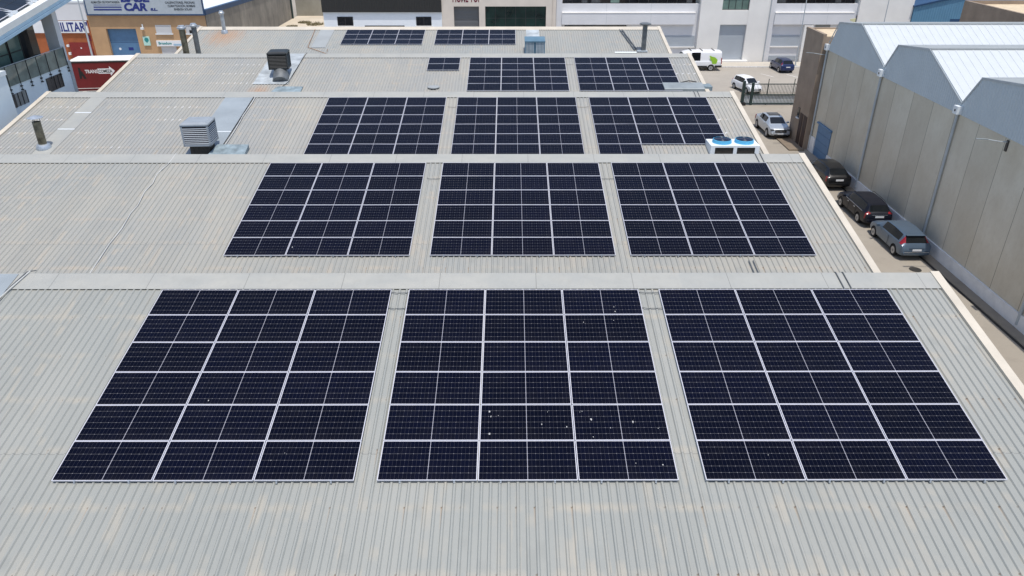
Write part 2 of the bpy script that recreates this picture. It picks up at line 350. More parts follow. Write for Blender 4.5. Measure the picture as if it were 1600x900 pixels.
def tag(o, label=None, cat=None, group=None, kind=None):
    if label: o['label'] = label
    if cat: o['category'] = cat
    if group: o['group'] = group
    if kind: o['kind'] = kind
    return o
def obj(name, mb, m, parent=None, world=True, smooth=False, bevel=0, loc=None):
    """one mesh object; with world=True coordinates are scene coordinates and are moved into the parent's frame"""
    off = Vector(parent.get('_o', (0, 0, 0))) if (parent and world) else Vector((0, 0, 0))
    if loc is not None: off = off + Vector(loc)
    me = bpy.data.meshes.new(name); me.from_pydata([tuple(v - off) for v in mb.v], [], mb.f)
    bm = bmesh.new(); bm.from_mesh(me); bmesh.ops.recalc_face_normals(bm, faces=bm.faces)
    if bevel: bmesh.ops.bevel(bm, geom=list(bm.edges), offset=bevel, segments=2, profile=.5, affect='EDGES', clamp_overlap=True)
    bm.to_mesh(me); bm.free()
    if smooth:
        for p in me.polygons: p.use_smooth = True
        me.set_sharp_from_angle(angle=R(35))
    for x in (m if isinstance(m, list) else [m]): me.materials.append(M[x] if isinstance(x, str) else x)
    o = bpy.data.objects.new(name, me); C.objects.link(o)
    if loc is not None: o.location = loc
    if parent: o.parent = parent
    if world and parent is None: pass
    if world: o['_o'] = tuple(off)
    return o
def thing(name, label, cat, loc=(0, 0, 0), rz=0, group=None):
    o = bpy.data.objects.new(name, None); C.objects.link(o); o.location = loc; o.rotation_euler = (0, 0, rz); o.empty_display_size = .3
    o['_o'] = tuple(loc); return tag(o, label, cat, group)
def single(name, mb, m, label, cat, group=None, kind=None, base=None, **k):
    b = Vector(base) if base else sum(mb.v, Vector()) / len(mb.v); b = b if base else Vector((b.x, b.y, min(v.z for v in mb.v)))
    o = obj(name, MB().add([v - b for v in mb.v], mb.f), m, None, False, **k); o.location = b; o['_o'] = tuple(b)
    return tag(o, label, cat, group, kind)
def struct(name, mb, m): return tag(obj(name, mb, m), kind='structure')
def text_mb(s, size, width=None, bold=0.0, depth=.01, shear=0.0, align='LEFT'):
    cu = bpy.data.curves.new('t', 'FONT'); cu.body = s; cu.size = size; cu.offset = bold; cu.extrude = depth; cu.shear = shear; cu.resolution_u = 3
    o = bpy.data.objects.new('t', cu); C.objects.link(o); dg = bpy.context.evaluated_depsgraph_get()
    me = o.evaluated_get(dg).to_mesh(); mb = MB().add([v.co.copy() for v in me.vertices], [tuple(p.vertices) for p in me.polygons])
    o.evaluated_get(dg).to_mesh_clear(); bpy.data.objects.remove(o); bpy.data.curves.remove(cu)
    x0 = min(v.x for v in mb.v); x1 = max(v.x for v in mb.v)
    k = width / (x1 - x0) if width else 1
    for v in mb.v: v.x = (v.x - x0) * k
    return mb
def wall_text(s, x, y, z, height, width, bold=0.0, shear=0.0):
    """lettering on a wall facing the street (towards -y)"""
    mb = text_mb(s, height / .70, width, bold, .012, shear); return mb.xf(Matrix.Translation((x, y, z)) @ Matrix.Rotation(R(90), 4, 'X'))

# ---------------------------------------------------------------- ground
g = MB().add([(-900, -300, 0), (900, -300, 0), (900, 1400, 0), (-900, 1400, 0)], [(0, 1, 2, 3)]); struct('ground', g, 'asphalt')
struct('road', MB().add([(-70, 79, .004), (90, 79, .004), (90, 91.6, .004), (-70, 91.6, .004)], [(0, 1, 2, 3)]), 'road')
struct('pavement', MB().box(-70, 90, 91.7, 94.4, 0, .12), 'pave')
struct('kerb', MB().box(-70, 90, 91.55, 91.70, 0, .13), 'line_white')
struct('yard_ground', MB().add([(-36.8, 97, .006), (-20, 97, .006), (-20, 150, .006), (-36.8, 150, .006)], [(0, 1, 2, 3)]), 'yard')
struct('brick_pavement', MB().box(22.75, 24.0, 58.6, 66.5, 0, .10), 'paver')
struct('concrete_strip', MB().box(23.78, 24.37, 8, 55.2, 0, .03), 'strip')
struct('drain_channel', MB().add([(23.60, 8, .005), (23.76, 8, .005), (23.76, 55.2, .005), (23.60, 55.2, .005)], [(0, 1, 2, 3)]), 'drain')
m = MB()
for x in (33.6,): m.add([(x - .06, 84.6, .008), (x + .06, 84.6, .008), (x - 1.4, 87.6, .008), (x - 1.52, 87.6, .008)], [(0, 1, 2, 3)])
m.add([(30.2, 86.2, .008), (30.32, 86.2, .008), (29.3, 88.0, .008), (29.18, 88.0, .008)], [(0, 1, 2, 3)])
struct('road_marking', m, 'line_white')
m = MB()
for (x, y) in ((22.6, 36.9), (19.3, 57.6)): m.lathe([(.33, .006), (.33, .010)], 16, (x, y, 0))
struct('manhole_cover', m, 'drain')

# ---------------------------------------------------------------- the sawtooth warehouse
A = R(10.745); CA, SA = math.cos(A), math.sin(A); TA = math.tan(A)
RY = [19.588, 31.493, 43.474, 55.446, 68.03]; RZ0 = 8.02
XL, XR = -27.6, 13.3
def on_roof(i, x, yrel, h=0.0):
    """point on roof i, h metres above the sheet's flat (perpendicular)"""
    s = yrel / CA; d = h - .10
    return Vector((x, RY[i] + s * CA - d * SA, RZ0 + s * SA + d * CA))
wh = thing('warehouse', 'long sawtooth warehouse of pale grey ribbed roofs carrying the solar arrays', 'warehouse', (0, RY[2], 0))
for i in range(5):
    y1 = RY[i] + .87; y0 = (RY[i - 1] + .90) if i else 6.6
    zt = on_roof(i, 0, .86, -.03).z; zb = on_roof(i, 0, y0 - RY[i], -.03).z
    obj('wall', MB().prism([(y0, 0), (y1 - .02, 0), (y1 - .02, zt), (y0, zb)], 0, XL + .06, XR - .06), 'white_wall', wh)
    # ribbed sheets
    m = MB(); n = int((XR - XL) / RIB); xs = XL + .05
    prof = []
    for k in range(n):
        for dx, h in ((0, 0), (.060, 0), (.085, .034), (.121, .034), (.146, 0)): prof.append((xs + k * RIB + dx, h))
    prof.append((XR - .05, 0))
    ys = [y0 - RY[i], .15]
    cols = [[on_roof(i, x, y, h) for (x, h) in prof] for y in ys]
    np_ = len(prof); m.add(cols[0] + cols[1], [(k, k + 1, np_ + k + 1, np_ + k) for k in range(np_ - 1)])
    roof = obj('roof', m, M['roof'][i], wh, loc=(0, RY[i] - RY[2], RZ0))
    # ridge cap: flat apron with a turned-down edge over the ribs
    def P(y, h): q = on_roof(i, 0, y, h); return (q.y, q.z)
    cap = MB().prism([P(.11, .0375), P(.11, .046), P(.84, .062), P(.87, .05), P(.87, -.05), P(.84, -.05), P(.78, .0375)], 0, XL + .03, XR - .03)
    obj('ridge_cap', cap, 'cream' if i == 4 else 'ridge', roof)
    obj('gap_shade_strip', MB().prism([P(.115, .001), P(.115, .036), P(.15, .036), P(.15, .001)], 0, XL + .05, XR - .05), 'drain', roof)  # dark strip added under the cap to stand in for shade between ribs
    # verge trims
    for s, xa in ((-1, XL), (1, XR)):
        xb = xa - s * .27; x0_, x1_ = min(xa, xb), max(xa, xb)
        obj('verge_trim', MB().prism([P(y0 - RY[i], -.35), P(y0 - RY[i], .085), P(.90, .085), P(.90, -.35)], 0, x0_, x1_), 'cream', roof)
    if i == 0:
        pass
    if i == 2:
        obj('flashing_sheet', MB().add([on_roof(i, x, y, .042) for y in (-11, .12) for x in (-24.65, -23.72)], [(0, 1, 3, 2)]), 'ridge', roof)
        obj('flashing_sheet', MB().add([on_roof(i, x, y, .042) for y in (-11, .12) for x in (-16.75, -15.12)], [(0, 1, 3, 2)]), 'blue_sheet', roof)
        for (xa, xb, lys) in ((-24.65, -23.72, (-1.9, -3.9)), (-16.75, -15.12, (-4.2,))):
            for y in lys:
                obj('lap_joint', MB().prism([P(y, .043), P(y, .052), P(y + .07, .052), P(y + .07, .043)], 0, xa, xb), 'white_paint', roof)
    if i == 4:
        obj('flashing_sheet', MB().add([on_roof(i, x, y, .042) for y in (-4.0, .12) for x in (-16.7, -15.5)], [(0, 1, 3, 2)]), 'flat_sheet', roof)
    if i == 3:
        obj('flashing_sheet', MB().add([on_roof(i, x, y, .079 if y > 0 else .042) for y in (-4.5, .80) for x in (-17.55, -15.15)], [(0, 1, 3, 2)]), 'patch', roof)

# ---------------------------------------------------------------- solar panels
PWD, PHT = 2.279, 1.134
def slope_matrix(i, x, yrel_center_s, h):
    q = on_roof(i, x, yrel_center_s * CA, h)
    return Matrix.Translation(q) @ Matrix.Rotation(A, 4, 'X')
def rect_ring(w, h, t, z0, z1):
    m = MB()
    for (x0, x1, y0, y1) in ((-w, w, -h, -h + t), (-w, w, h - t, h), (-w, -w + t, -h + t, h - t), (w - t, w, -h + t, h - t)): m.box(x0, x1, y0, y1, z0, z1)
    return m
pf = obj('frame', rect_ring(PWD / 2, PHT / 2 + .004, .013, -.035, .002), 'frame', None, False)
pg = obj('cell_sheet', MB().box(-PWD / 2 + .012, PWD / 2 - .012, -PHT / 2 + .008, PHT / 2 - .008, -.030, -.002), 'cells', None, False)
clampm = obj('end_clamp', MB().box(-.022, .022, -PHT / 2 - .028, -PHT / 2 + .012, -.03, .006), 'galv', None, False)
railm = obj('rail_end', MB().box(-.02, .02, -PHT / 2 - .05, -PHT / 2 + .3, -.078, -.038), 'galv', None, False)
def dup(o, parent):
    c = o.copy(); C.objects.link(c); c.parent = parent; return c
ROOFN = ['nearest roof', 'second roof back', 'third roof back', 'fourth roof back', 'farthest roof']
ROWN = ['top row under the ridge', 'second row from top', 'third row from top', 'fourth row from top', 'fifth row from top', 'sixth row from top']
COLN = ['left column', 'middle column', 'right column']
ARR = {}
blocks = [(0, 'left array', -10.457, 6, 3), (0, 'middle array', -3.053, 6, 3), (0, 'right array', 4.446, 6, 3),
          (1, 'left array', -10.623, 6, 3), (1, 'middle array', -2.993, 6, 3), (1, 'right array', 4.442, 6, 3),
          (2, 'left array', -10.63, 6, 3), (2, 'middle array', -3.077, 6, 3), (2, 'right array', 4.576, 6, 3),
          (3, 'left array', -2.937, 5, 3), (3, 'right array', 4.631, 5, 3), (3, 'tiny array', -5.913, 2, 1),
          (4, 'left array', -14.348, 3, 3), (4, 'right array', -6.443, 3, 3)]
used = {}
drops = {(0, 'middle array', 4, 1): 7, (0, 'middle array', 4, 2): 7, (0, 'middle array', 1, 2): 2, (0, 'middle array', 0, 2): 2, (0, 'middle array', 5, 2): 2,
         (0, 'left array', 3, 1): 1, (0, 'right array', 5, 0): 1, (0, 'left array', 5, 2): 2, (1, 'left array', 5, 1): 1}
for (i, an, x0, rows, cols) in blocks:
    for r in range(rows):
        for cl in range(cols):
            if (i, an) == (2, 'right array') and r == 5 and cl > 0: continue
            rnd = random.Random(hash((i, x0, r, cl)) & 0xffff)
            sc_ = -(PHT / 2 + r * (PHT + .020)); xc = x0 + PWD / 2 + cl * (PWD + .020)
            p = bpy.data.objects.new('solar_panel', None); C.objects.link(p); p.empty_display_size = .2
            mx = slope_matrix(i, xc, sc_, .10) @ Matrix.Rotation(rnd.gauss(0, .003), 4, 'X') @ Matrix.Rotation(rnd.gauss(0, .0025), 4, 'Y')
            p.matrix_world = mx; p.location = mx.translation; p.rotation_euler = mx.to_euler()
            if (i, an) == (3, 'tiny array'):
                lab = 'dark solar panel, %s of the lone pair on the fourth roof back' % ('upper one' if r == 0 else 'lower one')
            else:
                rn = ROWN[r] if r < rows - 1 else 'bottom row'
                if (i, an) == (2, 'right array'): rn = ROWN[r] if r < 5 else 'lone panel below the others'
                lab = 'dark solar panel, %s, %s, %s, %s' % (rn, COLN[cl], an, ROOFN[i])
            tag(p, lab, 'solar panel', 'solar panels on the sawtooth roofs')
            if 'f' not in used:
                used['f'] = 1; pf.parent = p; pg.parent = p
            else:
                dup(pf, p); dup(pg, p)
            if r == rows - 1 and i < 3:
                for sx in (-.62, .62):
                    for o in (clampm, railm):
                        c = dup(o, p) if o.name in used else o
                        used[o.name] = 1; c.parent = p; c.location = (sx, 0, 0)
            nd = drops.get((i, an, r, cl), 0)
            if nd:
                m = MB()
                for k in range(nd):
                    cx, cy = rnd.uniform(-1, 1), rnd.uniform(-.48, .48); rr = rnd.choice((.008, .010, .013, .020))
                    m.add([(cx + rr * (.6 + .7 * rnd.random()) * math.cos(a * .785), cy + (2.6 if math.sin(a * .785) < 0 else 1.1) * rr * (.5 + .9 * rnd.random()) * math.sin(a * .785), .001 + .0004 * k) for a in range(8)], [tuple(range(8))])
                obj('bird_dropping', m, 'dropping', p, False)

# ---------------------------------------------------------------- things on the roofs
def roof_tube(i, pts, r, h=.06, n=6): return MB().tube([on_roof(i, x, y, h + r) for x, y in pts], r, n)
def flue(i, x, yr, h, r, m, label, cap='disc', lean=0, base=True):
    b = on_roof(i, x, yr, 0); t = thing('flue_pipe', label, 'chimney', b)
    obj('pipe', MB().lathe([(r, -.1), (r, h), (r * .93, h), (r * .93, h - .3)], 20, b), m, t, smooth=True)
    if base: obj('flashing_collar', MB().lathe([(r * 1.9, -.05), (r * 1.85, .10), (r * 1.55, .22), (r * 1.1, .26)], 20, b), 'galv', t, smooth=True)
    if cap == 'disc':
        obj('rain_cap', MB().lathe([(r * 1.9, h + .20), (r * 1.88, h + .22), (.03, h + .33)], 20, b), 'galv', t, smooth=True)
        for k in range(3):
            a = k * 2.09 + .4; obj('cap_strut', MB().box(b.x + r * .95 * math.cos(a) - .012, b.x + r * .95 * math.cos(a) + .012, b.y + r * .95 * math.sin(a) - .012, b.y + r * .95 * math.sin(a) + .012, b.z + h - .06, b.z + h + .24), 'flue_grey', t)
    if cap == 'hat':
        obj('rain_cap', MB().lathe([(r * .9, h - .02), (r * 1.5, h + .05), (r * 1.5, h + .16), (r * 1.1, h + .22), (r * 1.0, h + .30)], 20, b), 'galv', t, smooth=True)
    return t
flue(2, -24.35, -5.95, 1.42, .20, 'flue', 'short sooty brown flue pipe with loose disc cap and shiny collar')
flue(4, -26.25, -6.2, 2.25, .24, 'flue', 'sooty brown flue pipe with silver hat, left one of the pair', 'hat', base=False)
flue(4, -25.35, -6.0, 2.35, .20, 'flue_grey', 'slim grey flue pipe with silver hat, right one of the pair', 'hat', base=False)
flue(4, -24.95, -.55, 1.55, .16, 'galv', 'shiny thin steel flue standing on a rust stained ridge corner', 'hat')
# tall exhaust duct with T cap
b = on_roof(4, 11.0, -4.75, 0); t = thing('exhaust_duct', 'tall grey exhaust duct with wide T cap near the right roof end', 'exhaust duct', b)
obj('pipe', MB().box(b.x - .17, b.x + .17, b.y - .17, b.y + .17, b.z - .1, b.z + 2.05), 'flue_grey', t)
obj('rain_cap', MB().lathe([(.26, 2.05), (.48, 2.14), (.48, 2.20), (.30, 2.26)], 18, b), 'flue_grey', t, smooth=True)
obj('base_plate', MB().box(b.x - .55, b.x + .30, b.y - .32, b.y + .28, b.z - .02, b.z + .10), 'pipe_grey', t)
for dx in (-.75, -.95):
    m = MB().tube([on_roof(4, 11.0 + dx + .25, -4.7, .10), on_roof(4, 11.0 + dx - .45, 0.0, .10)], .045, 6)
    single('conduit', m, 'flue_grey', 'grey conduit down the farthest roof beside the exhaust duct, %s of two' % ('right' if dx > -.8 else 'left'), 'conduit', 'paired conduits by the exhaust duct')
m = MB().prism([(on_roof(4, 0, -5.2, .04).y, on_roof(4, 0, -5.2, .04).z), (on_roof(4, 0, -5.2, .05).y, on_roof(4, 0, -5.2, .05).z), (on_roof(4, 0, -4.95, .05).y, on_roof(4, 0, -4.95, .05).z), (on_roof(4, 0, -4.95, .04).y, on_roof(4, 0, -4.95, .04).z)], 0, 8.6, 10.4)
single('metal_offcut', m, 'white_paint', 'thin white sheet strip lying left of the exhaust duct base', 'metal sheet')

def cooler(i, x, yr, w, h, stand, body, slat, pad, label, rz, elbow=None):
    b = on_roof(i, x, yr, 0); t = thing('evaporative_cooler', label, 'air cooler', b, rz)
    L = MB()
    z0 = stand
    obj('cabinet', MB().box(-w, w, -w, w, z0, z0 + .10).box(-w, w, -w, w, z0 + h - .06, z0 + h)
        .box(-w, -w + .09, -w, -w + .09, z0, z0 + h).box(w - .09, w, -w, -w + .09, z0, z0 + h).box(-w, -w + .09, w - .09, w, z0, z0 + h).box(w - .09, w, w - .09, w, z0, z0 + h), body, t, False)
    obj('lid', MB().add([(-w * 1.03, -w * 1.03, z0 + h), (w * 1.03, -w * 1.03, z0 + h), (w * 1.03, w * 1.03, z0 + h), (-w * 1.03, w * 1.03, z0 + h), (-w * 1.0, -w, z0 + h + .05), (w, -w, z0 + h + .05), (w, w, z0 + h + .05), (-w, w, z0 + h + .05), (-w * .8, -w * .8, z0 + h + .12), (w * .8, -w * .8, z0 + h + .12), (w * .8, w * .8, z0 + h + .12), (-w * .8, w * .8, z0 + h + .12)],
        [(3, 2, 1, 0), (0, 1, 5, 4), (1, 2, 6, 5), (2, 3, 7, 6), (3, 0, 4, 7), (4, 5, 9, 8), (5, 6, 10, 9), (6, 7, 11, 10), (7, 4, 8, 11), (8, 9, 10, 11)]), body, t, False)
    obj('cooling_pad', MB().box(-w + .05, w - .05, -w + .05, w - .05, z0 + .10, z0 + h - .06), pad, t, False)
    ns = 9
    for side in range(4):
        m = MB()
        for k in range(ns):
            zz = z0 + .13 + k * (h - .22) / ns
            m.add([(-w + .09, -w + .005, zz), (w - .09, -w + .005, zz), (w - .09, -w + .03, zz + .030), (-w + .09, -w + .03, zz + .030), (-w + .09, -w + .015, zz - .010), (w - .09, -w + .015, zz - .010), (w - .09, -w + .038, zz + .020), (-w + .09, -w + .038, zz + .020)],
                  [(0, 1, 2, 3), (7, 6, 5, 4), (0, 4, 5, 1), (2, 6, 7, 3), (0, 3, 7, 4), (1, 5, 6, 2)])
        obj('louvre', m.xf(Matrix.Rotation(side * math.pi / 2, 4, 'Z')), slat, t, False)
    return t, b
t, b = cooler(2, -15.95, -6.25, .68, 1.08, .46, 'ac_grey', 'ac_slat', 'dark_gap_pad', 'silver grey cooler with pale louvres on the third roof back', R(4))
obj('drop_duct', MB().box(-.48, .48, -.45, .48, -.3, .46), 'coil', t, False)
q = on_roof(2, -14.6, -6.5, 0)
s_ = MB().prism([(-.95, .02), (1.05, -.02), (1.05, .40), (.80, .62), (-.05, .62), (-.95, .05)], 1, -.75, .25)
m = MB().add([(q.x - 1.0, q.y - .9, q.z - .1), (q.x + 1.0, q.y - .9, q.z - .1), (q.x + 1.0, q.y + .42, q.z + .0), (q.x - 1.0, q.y + .42, q.z), (q.x - 1.0, q.y - .9, q.z - .05), (q.x + 1.0, q.y - .9, q.z - .05), (q.x + 1.0, q.y + .42, q.z + .36), (q.x - .62, q.y + .42, q.z + .36)],
             [(3, 2, 1, 0), (0, 1, 5, 4), (1, 2, 6, 5), (2, 3, 7, 6), (3, 0, 4, 7), (4, 5, 6, 7)])
single('sheet_metal_duct', m, 'duct', 'patchy blue grey wedge duct in front of the silver cooler', 'duct')
t, b = cooler(3, -16.0, -2.9, .66, 1.05, .50, 'dark_plastic', 'dark_plastic', 'pad', 'black cooler with dark louvres on a round duct, fourth roof back', R(6))
obj('drop_duct', MB().tube([(0, -.05, .52), (0, -.10, .40), (.06, -.35, .2), (.1, -.75, -.1), (.1, -1.1, -.3)], [.40, .42, .50, .55, .55], 20), 'flue_grey', t, False, smooth=True)
q = on_roof(3, -14.95, -5.35, 0)
m = MB().add([(q.x - 1.05, q.y - .8, q.z - .1), (q.x + .95, q.y - .8, q.z - .1), (q.x + .95, q.y + .35, q.z), (q.x - 1.05, q.y + .35, q.z), (q.x - 1.05, q.y - .8, q.z - .06), (q.x + .95, q.y - .8, q.z - .06), (q.x + .95, q.y + .35, q.z + .16), (q.x - .75, q.y + .35, q.z + .16)],
             [(3, 2, 1, 0), (0, 1, 5, 4), (1, 2, 6, 5), (2, 3, 7, 6), (3, 0, 4, 7), (4, 5, 6, 7)])
single('sheet_metal_duct', m, 'duct', 'blue grey wedge duct below the black cooler', 'duct')

# condenser with two fans
bx = (10.25, 12.75); q = on_roof(2, 11.5, -6.1, 0); zt = q.z + .40; y0, y1 = q.y - .65, q.y + .55
t = thing('condenser_unit', 'white condenser box with two blue ringed fans by the roof edge', 'condenser', (11.5, q.y, q.z))
m = MB().box(bx[0], bx[1], y0, y1, zt - .10, zt)
for xa, xb in ((bx[0], bx[0] + .22), (11.42, 11.60), (bx[1] - .22, bx[1])): m.box(xa, xb, y0, y1, q.z - .6, zt - .10)
m.box(bx[0], bx[1], y0, y1, q.z - .6, q.z - .42)
obj('cabinet', m, 'white_paint', t)
for xa, xb in ((bx[0] + .22, 11.42), (11.60, bx[1] - .22)): obj('coil_panel', MB().box(xa, xb, y0 + .05, y1 - .05, q.z - .42, zt - .10), 'coil', t)
for cx in (10.95, 12.1):
    f = obj('fan', MB().lathe([(.50, 0), (.47, .16), (.44, .17), (.42, .03)], 28, (cx, q.y - .02, zt)), 'cyan', t, smooth=True)
    m = MB().lathe([(.42, .145), (.42, .150)], 24, (cx, q.y - .02, zt)); obj('fan_well', m, 'fan_blue', f)
    m = MB()
    for rr in (.12, .20, .28, .36, .42):
        pts = [(cx + rr * math.cos(a * .2618), q.y - .02 + rr * math.sin(a * .2618), zt + .185) for a in range(25)]; m.tube(pts, .006, 4, False)
    for a in range(8): m.tube([(cx, q.y - .02, zt + .185), (cx + .46 * math.cos(a * .785), q.y - .02 + .46 * math.sin(a * .785), zt + .175)], .007, 4)
    obj('fan_guard', m, 'fan_blue', f)
# blue louvred roof vent on the farthest roof
b = on_roof(4, 2.0, -5.3, 0); t = thing('roof_vent', 'blue framed louvred roof vent on the farthest roof', 'roof vent', b)
x0, x1 = b.x - .82, b.x + .82
obj('hood', MB().prism([(b.y - .05, b.z + 1.02), (b.y + 1.15, b.z + 1.20), (b.y + 1.15, b.z + 1.10), (b.y - .05, b.z + .92)], 0, x0 - .02, x1 + .02), 'blue_vent', t)
obj('housing', MB().box(x0 + .01, x1 - .01, b.y + .06, b.y + 1.1, b.z - .2, b.z + .92), 'blue_vent', t)
m = MB().box(x0, x0 + .08, b.y - .02, b.y + .05, b.z - .4, b.z + .92).box(x1 - .08, x1, b.y - .02, b.y + .05, b.z - .4, b.z + .92).box(b.x - .03, b.x + .03, b.y - .02, b.y + .05, b.z - .4, b.z + .92)
obj('vent_frame', m, 'blue_vent', t)
for s in (-1, 1):
    m = MB()
    for k in range(6): xx = b.x + s * (.10 + k * .115); m.box(min(xx, xx + s * .07), max(xx, xx + s * .07), b.y + .0, b.y + .055, b.z - .4, b.z + .90)
    obj('louvre', m, 'vent_slat', t)
m = MB().add([on_roof(4, x, y, .045) for y in (-1.9, .1) for x in (1.35, 2.5)], [(0, 1, 3, 2)]); single('patch_sheet', m, 'patch', 'bright repair sheet on the farthest roof behind the blue vent', 'metal sheet')
# low sheet-metal duct on the fourth roof
q = on_roof(3, 11.8, -4.9, 0)
t = thing('cable_duct', 'low flat grey sheet duct at the lower right of fourth roof', 'duct', q)
m = MB().prism([(q.y - .75, q.z - .15), (q.y - .75, q.z + .04), (q.y - .68, q.z + .08), (q.y + .30, q.z + .24), (q.y + .30, q.z)], 0, 10.3, 13.0)
obj('cover', m, 'duct_grey', t); obj('end_box', MB().box(13.0, 13.55, q.y - .5, q.y + .45, q.z - .15, q.z + .14), 'duct', t)
m = MB().tube([on_roof(3, 11.6, -4.4, .1), on_roof(3, 12.2, -4.15, .12), on_roof(3, 12.7, -4.3, .1)], .035, 6); single('cable', m, 'cable_black', 'black cable loop lying behind the low sheet duct', 'cable')

# cables and conduits
rnd = random.Random(5)
def wavy(i, x, ya, yb, n, amp): return [(x + amp * rnd.uniform(-1, 1) * math.sin(k * 1.7), ya + (yb - ya) * k / (n - 1)) for k in range(n)]
single('cable', roof_tube(1, [(-15.15, .97), (-15.15, .15), (-15.33, -.9), (-15.22, -1.6), (-15.30, -2.3), (-15.18, -3.3), (-15.23, -3.9), (-15.14, -5.0), (-15.19, -6.0), (-15.10, -8), (-15.06, -10.6)], .015, .036), 'cable_white', 'pale wavy cable running down the bare second roof', 'cable')
single('cable', roof_tube(2, [(-15.08, .15), (-15.06, -3), (-15.10, -6), (-15.08, -10.5)], .018, .04), 'cable_black', 'black cable along the blue strip on third roof back', 'cable')
single('cable', roof_tube(2, wavy(2, -14.98, .15, -10.5, 14, .035), .022, .05), 'cable_white', 'white cable beside the black one on third roof back', 'cable')
single('cable', roof_tube(0, [(-14.75, .98), (-15.0, .9), (-15.12, .2), (-15.16, -.4), (-15.0, -2)], .016, .066), 'flue_grey', 'black cable crossing the near ridge at the left', 'cable')
single('cable', roof_tube(0, [(-14.9, .92), (-15.05, .2), (-15.2, -.7), (-15.1, -3)], .018, .08), 'cable_white', 'pale cable crossing the near ridge at the left', 'cable')
single('repair_patch', MB().add([on_roof(0, x, y, .08 if y > .1 else .046) for y in (-.35, .8) for x in (-16.8, -15.2)], [(0, 1, 3, 2)]), 'blue_sheet', 'pale blue flashing patch at left end of near ridge', 'metal sheet')
single('cable', roof_tube(3, [(-15.05, 1.0), (-15.1, .2), (-15.15, -2), (-15.2, -4.2), (-15.6, -5.6)], .02, .045), 'cable_black', 'dark cable beside the white flashing of the black cooler', 'cable')
single('cable', roof_tube(4, [(-17.2, .2), (-16.95, -4.0), (-15.1, -5.4), (-15.2, -4.4)], .022, .05), 'rust', 'rusty thin wire kinked below the farthest roof skylight', 'cable')
for (i, y) in ((0, -.09), (0, -.80), (1, -1.28), (2, -1.20), (3, -1.2)):
    for j, (xa, xb) in enumerate(((-3.60, -3.02), (3.80, 4.48))):
        if i == 3 and j == 0: continue
        m = MB().tube([on_roof(i, xa + (xb - xa) * k / 6, y + .012 * math.sin(k * 2.3 + i), .075 - .03 * math.sin(k * math.pi / 6)) for k in range(7)], .012, 5)
        single('cable', m, 'flue_grey', 'thin cable across the gap left of %s array, %s, %s' % ('middle' if j == 0 else 'right', ROOFN[i], 'at the ridge' if y > -.2 else 'one row down'), 'cable', 'cables bridging the array gaps')
for i, x, y2 in ((0, 10.07, .1), (1, 11.05, .1), (2, 10.9, .1)):
    for dx, nm in ((0, 'left'), (.22, 'right')):
        pts = [on_roof(i, x + dx, .90, -.5), on_roof(i, x + dx, .89, .06)] + [on_roof(i, x + dx, .83, .082), on_roof(i, x + dx, y2, .066), on_roof(i, x + dx, y2 - .1, .05)]
        single('conduit', MB().tube(pts, .02, 6), 'flue_grey', 'grey conduit over the %s ridge, %s one of the pair' % (ROOFN[i], nm), 'conduit', 'paired conduits crossing the ridges')
for dx in (0, .16):
    single('conduit', roof_tube(1, [(8.75 + dx, -10.5), (8.75 + dx, -7.05)], .018, .037), 'flue_grey', 'grey conduit under the right array of second roof, %s of two' % ('left' if dx == 0 else 'right'), 'conduit', 'paired conduits below the second roof array')
m = MB().lathe([(.42, .0), (.40, .05), (.2, .08)], 18, on_roof(3, -5.2, -5.0, .04)); single('roof_patch', m, 'flat_sheet', 'small pale sealant dome low on the fourth roof', 'roof patch')

